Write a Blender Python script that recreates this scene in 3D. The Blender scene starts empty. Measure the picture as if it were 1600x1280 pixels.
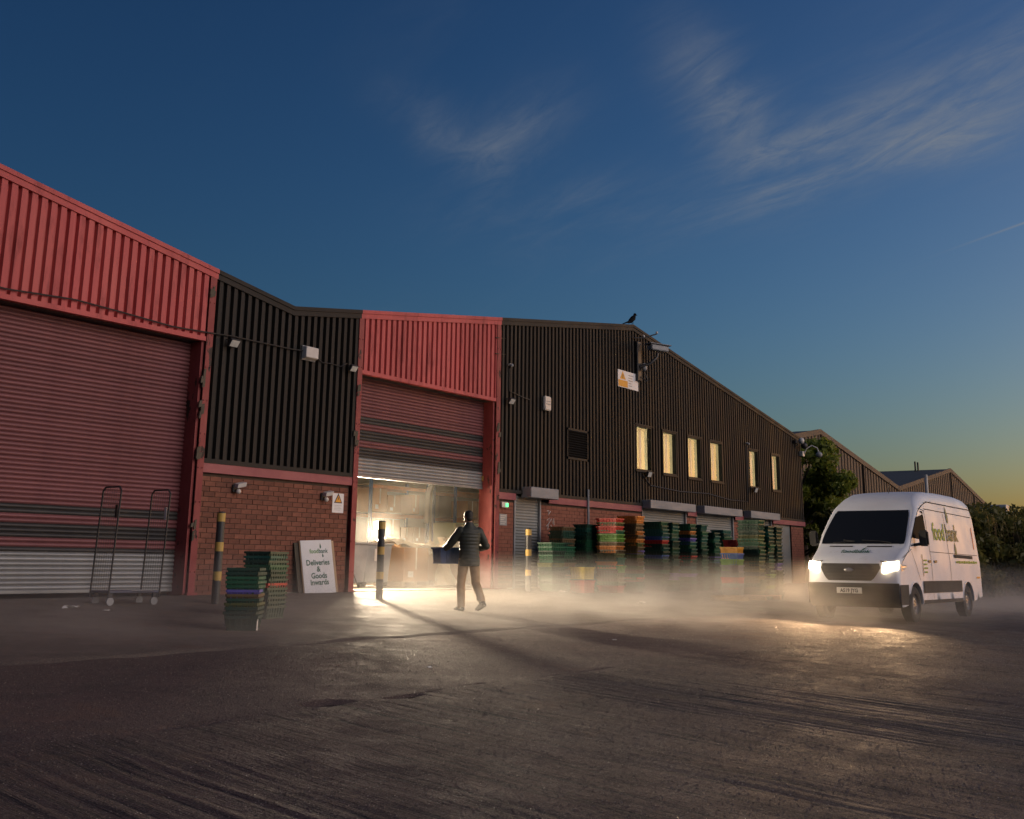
import bpy, bmesh, math, random
import numpy as np
from mathutils import Vector, Matrix, noise as mnoise
R = math.radians
rnd = random.Random(7)
sc = bpy.context.scene
C = sc.collection

# ------------------------------------------------------------------ camera
cam_d = bpy.data.cameras.new('camera')
cam = bpy.data.objects.new('camera', cam_d); C.objects.link(cam)
right = Vector((0.565, -0.825, 0.012)); up = Vector((-0.2, -0.122, 0.972)); fwd = Vector((0.801, 0.552, 0.234))
right = (right - fwd * right.dot(fwd) / fwd.length_squared).normalized(); fwd.normalize(); up = right.cross(fwd)
cam.matrix_world = Matrix(((right.x, up.x, -fwd.x, -18.522), (right.y, up.y, -fwd.y, -16.802), (right.z, up.z, -fwd.z, 0.625), (0, 0, 0, 1)))
cam_d.sensor_width = 36; cam_d.sensor_fit = 'HORIZONTAL'; cam_d.lens = 40.18
cam_d.shift_y = -190 / 1600
cam_d.clip_start = 0.05; cam_d.clip_end = 6000
sc.camera = cam

# ------------------------------------------------------------------ light
SUN_AZ = Vector((0.90, -0.436, 0)).normalized()      # towards the afterglow, off to the right of the view
SUN_EL = 2.5
sun_d = bpy.data.lights.new('sun', 'SUN'); sun = bpy.data.objects.new('sun', sun_d); C.objects.link(sun)
sun_d.energy = 1.62; sun_d.angle = R(50); sun_d.color = (1.0, 0.82, 0.75)      # broad, soft afterglow
LA = Vector((0.12, -0.99, 0)).normalized(); LE = R(22)
sdir = Vector((LA.x * math.cos(LE), LA.y * math.cos(LE), math.sin(LE)))
sun.rotation_euler = sdir.to_track_quat('Z', 'Y').to_euler()

world = bpy.data.worlds.new('World'); sc.world = world; world.use_nodes = True
nt = world.node_tree; N = nt.nodes; Lk = nt.links
for n in list(N): N.remove(n)
wo = N.new('ShaderNodeOutputWorld'); bg = N.new('ShaderNodeBackground'); Lk.new(bg.outputs[0], wo.inputs[0])
sky = N.new('ShaderNodeTexSky'); sky.sky_type = 'NISHITA'; sky.sun_disc = False
sky.sun_elevation = R(SUN_EL); sky.sun_rotation = math.atan2(SUN_AZ.x, SUN_AZ.y)
sky.altitude = 0; sky.air_density = 1.0; sky.dust_density = 1.7; sky.ozone_density = 3.3
bg.inputs['Strength'].default_value = 0.148
tc = N.new('ShaderNodeTexCoord')
def wmath(op, a, b=None, c=None, clamp=False):
    n = N.new('ShaderNodeMath'); n.operation = op; n.use_clamp = clamp
    for i, v in enumerate((a, b, c)):
        if v is None: continue
        if isinstance(v, (int, float)): n.inputs[i].default_value = v
        else: Lk.new(v, n.inputs[i])
    return n.outputs[0]
def wdot(v):
    n = N.new('ShaderNodeVectorMath'); n.operation = 'DOT_PRODUCT'; Lk.new(tc.outputs['Generated'], n.inputs[0]); n.inputs[1].default_value = v
    return n.outputs['Value']
# cirrus: noise in a plane overhead, thin and drawn out
sep = N.new('ShaderNodeSeparateXYZ'); Lk.new(tc.outputs['Generated'], sep.inputs[0])
zc = wmath('MAXIMUM', sep.outputs[2], 0.06)
comb = N.new('ShaderNodeCombineXYZ'); Lk.new(wmath('DIVIDE', sep.outputs[0], zc), comb.inputs[0]); Lk.new(wmath('DIVIDE', sep.outputs[1], zc), comb.inputs[1])
mp0 = N.new('ShaderNodeMapping'); Lk.new(comb.outputs[0], mp0.inputs[0]); mp0.inputs['Rotation'].default_value = (0, 0, R(-58))
mp = N.new('ShaderNodeMapping'); Lk.new(mp0.outputs[0], mp.inputs[0]); mp.inputs['Scale'].default_value = (0.8, 2.6, 1); mp.inputs['Location'].default_value = (3.1, 1.7, 0)
nz = N.new('ShaderNodeTexNoise'); nz.inputs['Scale'].default_value = 1.15; nz.inputs['Detail'].default_value = 9; nz.inputs['Roughness'].default_value = 0.58; nz.inputs['Distortion'].default_value = 0.9
Lk.new(mp.outputs[0], nz.inputs['Vector'])
nz2 = N.new('ShaderNodeTexNoise'); nz2.inputs['Scale'].default_value = 0.42; nz2.inputs['Detail'].default_value = 2
Lk.new(mp.outputs[0], nz2.inputs['Vector'])
def wramp(v, a, b):
    n = N.new('ShaderNodeMapRange'); n.interpolation_type = 'SMOOTHSTEP'; Lk.new(v, n.inputs[0]); n.inputs[1].default_value = a; n.inputs[2].default_value = b
    return n.outputs[0]
def streak(A, B, w, L, k):
    A, B = Vector(A).normalized(), Vector(B).normalized(); u = (B - A).normalized(); n_ = A.cross(B).normalized(); mid = (A + B).normalized()
    p = wmath('DIVIDE', wdot(n_), w); q = wmath('DIVIDE', wdot(u), L)
    e = wmath('EXPONENT', wmath('MULTIPLY', wmath('ADD', wmath('MULTIPLY', p, p), wmath('MULTIPLY', q, q)), -1.0))
    return wmath('MULTIPLY', wmath('MULTIPLY', e, wramp(wdot(mid), 0.3, 0.6)), k)
SMASK = None
for A, B, w_, L_, k_ in (((.8799,.3558,.3151), (.9084,.1554,.3881), .030, .13, 1.0), ((.8118,.3916,.4331), (.8809,.3443,.3247), .032, .075, .75), ((.7073,.5968,.3789), (.7591,.5518,.3453), .022, .05, .42),
                         ((.7591,.5518,.3453), (.7825,.4880,.3867), .030, .05, .42), ((.9096,.2554,.3277), (.9276,.1538,.3403), .015, .06, .8), ((.7727,.5605,.2980), (.8419,.4464,.3031), .030, .09, .28), ((.9084,.1554,.3881), (.93,.02,.37), .06, .12, .6)):
    e_ = streak(A, B, w_, L_, k_); SMASK = e_ if SMASK is None else wmath('ADD', SMASK, e_)
nz3 = N.new('ShaderNodeTexNoise'); nz3.inputs['Scale'].default_value = 3.4; nz3.inputs['Detail'].default_value = 10; nz3.inputs['Roughness'].default_value = 0.66; nz3.inputs['Distortion'].default_value = 1.4; Lk.new(mp.outputs[0], nz3.inputs['Vector'])
cl = wmath('MULTIPLY', wmath('MULTIPLY', wramp(nz.outputs[0], 0.28, 0.72), wramp(nz3.outputs[0], 0.08, 0.84)), SMASK)
cl = wmath('ADD', cl, wmath('MULTIPLY', wmath('MULTIPLY', wramp(nz.outputs[0], 0.52, 0.85), wramp(nz2.outputs[0], 0.45, 0.65)), wmath('MULTIPLY', wramp(sep.outputs[2], 0.12, 0.40), 0.14)))
# contrail: a thin straight band on the sky
cl = wmath('ADD', cl, streak((.9460,.1900,.2600), (.9532,.1126,.2806), .0009, .045, .55), None, True)
CLOUD_MIX = N.new('ShaderNodeMixRGB'); CLOUD_MIX.blend_type = 'MIX'
Lk.new(wmath('MULTIPLY', cl, 0.95), CLOUD_MIX.inputs[0]); gm = N.new('ShaderNodeGamma'); gm.inputs[1].default_value = 1.35; Lk.new(sky.outputs[0], gm.inputs[0]); Lk.new(gm.outputs[0], CLOUD_MIX.inputs[1])
CLOUD_MIX.inputs[2].default_value = (1.40, 1.52, 1.70, 1)
Lk.new(CLOUD_MIX.outputs[0], bg.inputs[0])

sc.view_settings.view_transform = 'Standard'; sc.view_settings.look = 'None'; sc.view_settings.gamma = 1
sc.view_settings.exposure = 0.0; sc.view_settings.use_curve_mapping = False
cy = sc.cycles
cy.use_denoising = True
try: cy.denoiser = 'OPENIMAGEDENOISE'
except Exception: pass
cy.max_bounces = 6; cy.diffuse_bounces = 3; cy.glossy_bounces = 3; cy.transmission_bounces = 4; cy.volume_bounces = 1; cy.transparent_max_bounces = 12
cy.volume_step_rate = 3.0; cy.volume_max_steps = 96
cy.sample_clamp_indirect = 6.0
cy.caustics_reflective = False; cy.caustics_refractive = False

# ------------------------------------------------------------------ helpers
class MB:
    def __init__(s): s.v = []; s.f = []
    def add(s, vs, fs):
        b = len(s.v); s.v += [tuple(p) for p in vs]; s.f += [tuple(b + i for i in f) for f in fs]; return s
    def box(s, x0, y0, z0, x1, y1, z1):
        return s.add([(x0,y0,z0),(x1,y0,z0),(x1,y1,z0),(x0,y1,z0),(x0,y0,z1),(x1,y0,z1),(x1,y1,z1),(x0,y1,z1)],
                     [(0,3,2,1),(4,5,6,7),(0,1,5,4),(1,2,6,5),(2,3,7,6),(3,0,4,7)])
    def obox(s, c, a, b, d):
        c, a, b, d = Vector(c), Vector(a), Vector(b), Vector(d)
        return s.add([c-a-b-d, c+a-b-d, c+a+b-d, c-a+b-d, c-a-b+d, c+a-b+d, c+a+b+d, c-a+b+d],
                     [(0,3,2,1),(4,5,6,7),(0,1,5,4),(1,2,6,5),(2,3,7,6),(3,0,4,7)])
    def cyl(s, p0, p1, r0, r1=None, n=12, caps=True):
        p0, p1 = Vector(p0), Vector(p1); r1 = r0 if r1 is None else r1
        d = (p1 - p0).normalized(); a = d.orthogonal().normalized(); b = d.cross(a)
        vs = []
        for p, r in ((p0, r0), (p1, r1)):
            vs += [p + (a * math.cos(2*math.pi*i/n) + b * math.sin(2*math.pi*i/n)) * r for i in range(n)]
        fs = [(i, (i+1) % n, n + (i+1) % n, n + i) for i in range(n)]
        if caps: fs += [tuple(range(n-1, -1, -1)), tuple(range(n, 2*n))]
        return s.add(vs, fs)
    def tube(s, pts, r, n=6):
        pts = [Vector(p) for p in pts]; vs = []; m = len(pts); pa = None
        for i, p in enumerate(pts):
            d = (pts[min(i+1, m-1)] - pts[max(i-1, 0)]).normalized()
            a = d.orthogonal().normalized() if pa is None else (pa - d * pa.dot(d)).normalized()
            pa = a; b = d.cross(a); rr = r[i] if isinstance(r, (list, tuple)) else r
            vs += [p + (a * math.cos(2*math.pi*k/n) + b * math.sin(2*math.pi*k/n)) * rr for k in range(n)]
        fs = [(i*n+k, i*n+(k+1) % n, (i+1)*n+(k+1) % n, (i+1)*n+k) for i in range(m-1) for k in range(n)]
        fs += [tuple(range(n-1, -1, -1)), tuple(range((m-1)*n, m*n))]
        return s.add(vs, fs)
    def ell(s, c, rx, ry, rz, n=14, m=10):
        c = Vector(c); vs = [c + Vector((0, 0, -rz))]
        for j in range(1, m):
            t = -math.pi/2 + math.pi*j/m
            vs += [c + Vector((rx*math.cos(t)*math.cos(2*math.pi*i/n), ry*math.cos(t)*math.sin(2*math.pi*i/n), rz*math.sin(t))) for i in range(n)]
        vs.append(c + Vector((0, 0, rz))); fs = []
        for i in range(n):
            k = (i+1) % n
            fs.append((0, 1+k, 1+i)); fs.append((len(vs)-1, 1+(m-2)*n+i, 1+(m-2)*n+k))
            for j in range(m-2): fs.append((1+j*n+i, 1+j*n+k, 1+(j+1)*n+k, 1+(j+1)*n+i))
        return s.add(vs, fs)
    def prism(s, pts, off):
        off = Vector(off); n = len(pts); a = [Vector(p) for p in pts]
        return s.add(a + [p + off for p in a], [tuple(range(n-1, -1, -1)), tuple(range(n, 2*n))] + [(i, (i+1) % n, n+(i+1) % n, n+i) for i in range(n)])
    def grid(s, P, nu, nv):
        b = [P(i/nu, j/nv) for j in range(nv+1) for i in range(nu+1)]
        return s.add(b, [(j*(nu+1)+i, j*(nu+1)+i+1, (j+1)*(nu+1)+i+1, (j+1)*(nu+1)+i) for j in range(nv) for i in range(nu)])
    def mesh(s, name, smooth=False, bevel=0, segs=1, recalc=True):
        me = bpy.data.meshes.new(name); me.from_pydata(s.v, [], s.f)
        if recalc or bevel:
            bm = bmesh.new(); bm.from_mesh(me)
            if recalc: bmesh.ops.recalc_face_normals(bm, faces=bm.faces)
            if bevel: bmesh.ops.bevel(bm, geom=list(bm.edges), offset=bevel, segments=segs, affect='EDGES', clamp_overlap=True)
            bm.to_mesh(me); bm.free()
        if smooth:
            me.shade_smooth()
            me.set_sharp_from_angle(angle=R(40))
        me.update(); return me
    def build(s, name, mat=None, parent=None, loc=(0,0,0), rot=(0,0,0), **k):
        return obj(name, s.mesh(name, **k), mat, parent, loc, rot)
def obj(name, me, mat=None, parent=None, loc=(0,0,0), rot=(0,0,0), objmat=False):
    o = bpy.data.objects.new(name, me); C.objects.link(o); o.location = loc; o.rotation_euler = rot
    if mat is not None:
        if objmat:
            if not me.materials: me.materials.append(None)
            o.material_slots[0].link = 'OBJECT'; o.material_slots[0].material = mat
        elif not me.materials: me.materials.append(mat)
    if parent is not None: o.parent = parent
    return o
def tag(o, label=None, cat=None, group=None, kind=None):
    if label: o['label'] = label
    if cat: o['category'] = cat
    if group: o['group'] = group
    if kind: o['kind'] = kind
    return o
def thing(name, label, cat, loc=(0,0,0), rotz=0, group=None):
    o = bpy.data.objects.new(name, None); C.objects.link(o); o.empty_display_size = 0.2
    o.location = loc; o.rotation_euler = (0, 0, rotz)
    return tag(o, label, cat, group)
def tri_text(txt, size, align='CENTER', bold=0.0):
    cu = bpy.data.curves.new('t', 'FONT'); cu.body = txt; cu.size = size; cu.align_x = align; cu.fill_mode = 'FRONT'; cu.offset = bold; cu.resolution_u = 3
    o = bpy.data.objects.new('t', cu); C.objects.link(o)
    dg = bpy.context.evaluated_depsgraph_get(); dg.update()
    me = bpy.data.meshes.new_from_object(o.evaluated_get(dg))
    v = [tuple(p.co) for p in me.vertices]; f = [tuple(p.vertices) for p in me.polygons]
    bpy.data.objects.remove(o); bpy.data.curves.remove(cu); bpy.data.meshes.remove(me)
    return v, f
def text_mb(txt, size, fn, align='CENTER', bold=0.0, mb=None):
    v, f = tri_text(txt, size, align, bold); mb = mb or MB()
    return mb.add([fn(p[0], p[1]) for p in v], f)
def gz(Y):
    a = -Y
    if a < 0: return 0.0
    return -a/15 if a < 4 else (-4/15 - .034*(a-4) if a < 30 else -4/15 - .034*26)

# ------------------------------------------------------------------ materials
def nmat(name):
    m = bpy.data.materials.new(name); m.use_nodes = True
    t = m.node_tree; b = t.nodes['Principled BSDF']; return m, t, b
def pmat(name, c1, c2=None, scale=3.0, stretch=(1,1,1), rough=0.6, r2=None, metal=0.0, bump=0.0, bscale=40.0, lo=0.35, hi=0.68, detail=6, rand=0.0, spec=None, c3=None, s3=20.0, lo3=0.62, hi3=0.7, coat=0.0):
    m, t, b = nmat(name); n = t.nodes; l = t.links
    b.inputs['Roughness'].default_value = rough; b.inputs['Metallic'].default_value = metal
    if spec is not None: b.inputs['Specular IOR Level'].default_value = spec
    if coat: b.inputs['Coat Weight'].default_value = coat; b.inputs['Coat Roughness'].default_value = 0.08
    if c2 is None and not bump and not rand and c3 is None:
        b.inputs['Base Color'].default_value = (*c1, 1); return m
    c2 = c2 or c1
    co = n.new('ShaderNodeTexCoord'); mp = n.new('ShaderNodeMapping'); l.new(co.outputs['Object'], mp.inputs[0]); mp.inputs['Scale'].default_value = stretch
    nz = n.new('ShaderNodeTexNoise'); nz.inputs['Scale'].default_value = scale; nz.inputs['Detail'].default_value = detail; nz.inputs['Roughness'].default_value = 0.62; l.new(mp.outputs[0], nz.inputs['Vector'])
    mr = n.new('ShaderNodeMapRange'); mr.inputs[1].default_value = lo; mr.inputs[2].default_value = hi; l.new(nz.outputs[0], mr.inputs[0])
    mx = n.new('ShaderNodeMixRGB'); mx.inputs[1].default_value = (*c1, 1); mx.inputs[2].default_value = (*c2, 1); l.new(mr.outputs[0], mx.inputs[0])
    out = mx.outputs[0]
    if c3 is not None:
        n3 = n.new('ShaderNodeTexNoise'); n3.inputs['Scale'].default_value = s3; n3.inputs['Detail'].default_value = 8; n3.inputs['Roughness'].default_value = 0.7; l.new(mp.outputs[0], n3.inputs['Vector'])
        m3 = n.new('ShaderNodeMapRange'); m3.inputs[1].default_value = lo3; m3.inputs[2].default_value = hi3; l.new(n3.outputs[0], m3.inputs[0])
        x3 = n.new('ShaderNodeMixRGB'); l.new(m3.outputs[0], x3.inputs[0]); l.new(out, x3.inputs[1]); x3.inputs[2].default_value = (*c3, 1); out = x3.outputs[0]
    if rand:
        oi = n.new('ShaderNodeObjectInfo'); hs = n.new('ShaderNodeHueSaturation'); rm = n.new('ShaderNodeMapRange'); l.new(oi.outputs['Random'], rm.inputs[0])
        rm.inputs[3].default_value = 1 - rand; rm.inputs[4].default_value = 1 + rand; l.new(rm.outputs[0], hs.inputs['Value']); l.new(out, hs.inputs['Color']); out = hs.outputs[0]
    l.new(out, b.inputs['Base Color'])
    if r2 is not None:
        rr = n.new('ShaderNodeMapRange'); rr.inputs[1].default_value = lo; rr.inputs[2].default_value = hi; rr.inputs[3].default_value = rough; rr.inputs[4].default_value = r2; l.new(nz.outputs[0], rr.inputs[0]); l.new(rr.outputs[0], b.inputs['Roughness'])
    if bump:
        bn = n.new('ShaderNodeTexNoise'); bn.inputs['Scale'].default_value = bscale; bn.inputs['Detail'].default_value = 4; l.new(co.outputs['Object'], bn.inputs['Vector'])
        bu = n.new('ShaderNodeBump'); bu.inputs['Strength'].default_value = 1.0; bu.inputs['Distance'].default_value = bump; l.new(bn.outputs[0], bu.inputs['Height']); l.new(bu.outputs[0], b.inputs['Normal'])
    return m
def emat(name, col, strength):
    m, t, b = nmat(name); b.inputs['Base Color'].default_value = (*col, 1); b.inputs['Emission Color'].default_value = (*col, 1); b.inputs['Emission Strength'].default_value = strength; return m
def glassmat(name, tint=(1,1,1), gloss=0.05, rough=0.02):
    m, t, b = nmat(name); n = t.nodes; l = t.links; n.remove(b)
    tr = n.new('ShaderNodeBsdfTransparent'); tr.inputs[0].default_value = (*tint, 1); g = n.new('ShaderNodeBsdfGlossy'); g.inputs['Roughness'].default_value = rough
    mx = n.new('ShaderNodeMixShader'); mx.inputs[0].default_value = gloss; l.new(tr.outputs[0], mx.inputs[1]); l.new(g.outputs[0], mx.inputs[2])
    l.new(mx.outputs[0], n['Material Output'].inputs[0]); return m

M = {}
M['red_clad'] = pmat('red_cladding_paint', (.45,.088,.088), (.50,.128,.118), 2.2, (1.2,1.2,.3), .6, .78, bump=.002, bscale=30, spec=.3, c3=(.22,.045,.045), s3=3.5, lo3=.52, hi3=.74)
M['black_clad'] = pmat('black_cladding_paint', (.0125,.0118,.0105), (.021,.0185,.0155), 1.3, (1,1,.25), .55, .7, bump=.001, bscale=25, spec=.3, c3=(.035,.03,.022), s3=4, lo3=.66, hi3=.8)
def sheets(m, width, amp):
    t = m.node_tree; n = t.nodes; l = t.links; b = n['Principled BSDF']; src = b.inputs['Base Color'].links[0].from_socket
    co = n.new('ShaderNodeTexCoord'); sx = n.new('ShaderNodeSeparateXYZ'); l.new(co.outputs['Object'], sx.inputs[0])
    d = n.new('ShaderNodeMath'); d.operation = 'DIVIDE'; l.new(sx.outputs[0], d.inputs[0]); d.inputs[1].default_value = width
    f = n.new('ShaderNodeMath'); f.operation = 'FLOOR'; l.new(d.outputs[0], f.inputs[0]); w = n.new('ShaderNodeTexWhiteNoise'); w.noise_dimensions = '1D'; l.new(f.outputs[0], w.inputs['W'])
    r = n.new('ShaderNodeMapRange'); l.new(w.outputs['Value'], r.inputs[0]); r.inputs[3].default_value = 1-amp; r.inputs[4].default_value = 1+amp
    h = n.new('ShaderNodeHueSaturation'); l.new(r.outputs[0], h.inputs['Value']); l.new(src, h.inputs['Color']); l.new(h.outputs[0], b.inputs['Base Color'])
sheets(M['red_clad'], .925, .10); sheets(M['black_clad'], .925, .18)
M['red_steel'] = pmat('red_steel_paint', (.27,.055,.050), (.21,.038,.036), 4, (1,1,.5), .6, .75, bump=.002, bscale=30, c3=(.025,.014,.010), s3=3.2, lo3=.585, hi3=.61)
M['pink_beam'] = pmat('faded_red_beam_paint', (.31,.095,.10), (.24,.065,.072), 2.5, (.5,1,1), .55, .7, bump=.001, bscale=30, c3=(.10,.05,.045), s3=3, lo3=.64, hi3=.7)
M['slat_red'] = pmat('shutter_slat_red', (.19,.072,.076), (.150,.053,.058), 3.5, (.6,1,1), .42, .6, metal=.15, bump=.0008, bscale=40, rand=.10, c3=(.42,.30,.27), s3=6, lo3=.70, hi3=.76)
M['slat_black'] = pmat('shutter_slat_black', (.022,.022,.024), (.04,.037,.034), 3.5, (.6,1,1), .45, .6, rand=.15)
M['slat_grey'] = pmat('shutter_slat_galvanised', (.33,.34,.34), (.22,.23,.23), 3, (.5,1,1), .38, .55, metal=.45, rand=.12, bump=.0006, bscale=40)
M['shutter_grey'] = pmat('grey_shutter_steel', (.20,.215,.21), (.27,.28,.27), 3, (.5,1,1), .45, .6, metal=.3, rand=.06)
M['box_grey'] = pmat('shutter_box_grey', (.25,.26,.28), (.19,.2,.21), 2, (.6,1,2), .5, .65, bump=.0006, c3=(.10,.09,.07), s3=5, lo3=.68, hi3=.75)
M['brick'] = pmat('brick', (.195,.076,.047), (.150,.056,.036), 9, (1,1,1), .85, bump=.003, bscale=60, rand=.24, c3=(.12,.05,.035), s3=14, lo3=.6, hi3=.75)
M['brick_far'] = pmat('brick_far', (.25,.092,.056), (.18,.062,.04), 4, (1,1,1.5), .85, bump=.003, bscale=40)
M['mortar'] = pmat('mortar', (.085,.055,.04), (.055,.04,.03), 5, rough=.95, bump=.002, bscale=80)
M['dark_steel'] = pmat('dark_steel', (.03,.03,.032), (.05,.048,.045), 6, rough=.5, metal=.3)
M['black_plastic'] = pmat('black_plastic', (.018,.018,.019), (.03,.03,.03), 6, rough=.45)
M['white_plastic'] = pmat('white_plastic', (.62,.60,.57), (.5,.48,.45), 3, rough=.4, bump=.0003)
M['grey_plastic'] = pmat('grey_plastic', (.30,.31,.32), (.22,.23,.24), 3, rough=.45)
M['lens_glass'] = pmat('lamp_lens', (.55,.57,.55), (.4,.42,.4), 8, rough=.15)
M['roof'] = pmat('roof_sheet', (.07,.07,.072), (.05,.05,.05), 1, rough=.7)
M['far_clad'] = pmat('far_cladding', (.115,.082,.055), (.085,.062,.043), 1.2, (1,1,.2), .7, bump=.001)
M['far_roof'] = pmat('far_roof_sheet', (.06,.062,.062), (.04,.042,.042), .8, (1,.2,1), .75)
M['inner_wall'] = pmat('hall_wall_paint', (.55,.49,.36), (.45,.40,.29), .8, rough=.8, bump=.002, bscale=12)
M['floor'] = pmat('hall_floor_concrete', (.40,.36,.29), (.30,.27,.22), 1.5, rough=.6, bump=.001, bscale=40)
M['room_wall'] = pmat('office_wall_paint', (.86,.82,.70), (.80,.76,.64), .8, rough=.8)
M['warm_tube'] = emat('lit_tube', (1.0,.86,.58), 55)
M['white_tube'] = emat('lit_batten', (1.0,.84,.58), 20)
M['pane'] = glassmat('window_glass', (.95,.95,.93))
M['yellow_band'] = pmat('yellow_tape', (.50,.33,.08), (.40,.26,.06), 12, rough=.5, c3=(.05,.045,.04), s3=14, lo3=.64, hi3=.68)
M['bollard'] = pmat('bollard_black_paint', (.025,.026,.027), (.05,.05,.048), 8, rough=.45, c3=(.12,.07,.04), s3=12, lo3=.68, hi3=.72)
M['sign_white'] = pmat('sign_white', (.68,.69,.71), (.58,.59,.61), 2, rough=.42, bump=.0004, bscale=10)
M['sign_green'] = pmat('sign_dark_green', (.012,.085,.055), (.02,.11,.07), 6, rough=.5)
M['leaf_green_ink'] = pmat('sign_light_green', (.09,.27,.03), (.07,.22,.03), 6, rough=.5)
M['ink'] = pmat('sign_ink_black', (.02,.02,.02), (.04,.04,.04), 5, rough=.6)
M['orange_ink'] = pmat('sign_orange', (.70,.33,.03), (.6,.27,.02), 8, rough=.5)
M['timber'] = pmat('pale_timber', (.42,.31,.20), (.32,.22,.13), 6, (1,1,.15), .8, bump=.001)
M['timber_dark'] = pmat('weathered_timber', (.10,.085,.06), (.06,.05,.035), 6, (1,1,.2), .85, bump=.001)
M['pallet'] = pmat('pallet_timber', (.42,.30,.18), (.30,.2,.12), 5, (1,.3,1), .8, bump=.001)
M['card'] = pmat('cardboard', (.47,.25,.10), (.38,.20,.08), 2, rough=.85, rand=.18)
M['film'] = pmat('plastic_film', (.75,.68,.55), (.6,.52,.4), 4, rough=.25, bump=.006, bscale=9)
M['chrome'] = pmat('zinc_wire', (.35,.35,.36), (.25,.25,.26), 6, rough=.35, metal=.8)
M['paper'] = pmat('paper', (.66,.64,.6), (.55,.53,.5), 6, rough=.8)
CR = dict(green=(.010,.105,.048), dgreen=(.008,.052,.032), teal=(.007,.10,.075), lgreen=(.10,.26,.03), purple=(.10,.085,.36), blue=(.03,.10,.30), red=(.50,.028,.022), orange=(.60,.20,.03), amber=(.62,.30,.03), brown=(.13,.085,.035), grey=(.15,.16,.17), yellow=(.55,.42,.05), olive=(.10,.12,.03))
for k, c in CR.items():
    M['crate_' + k] = pmat('crate_plastic_' + k, c, tuple(x*.72 for x in c), 7, rough=.42, r2=.6, rand=.2, c3=tuple(min(1, x*1.2+.03) for x in c), s3=9, lo3=.62, hi3=.8)

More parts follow.
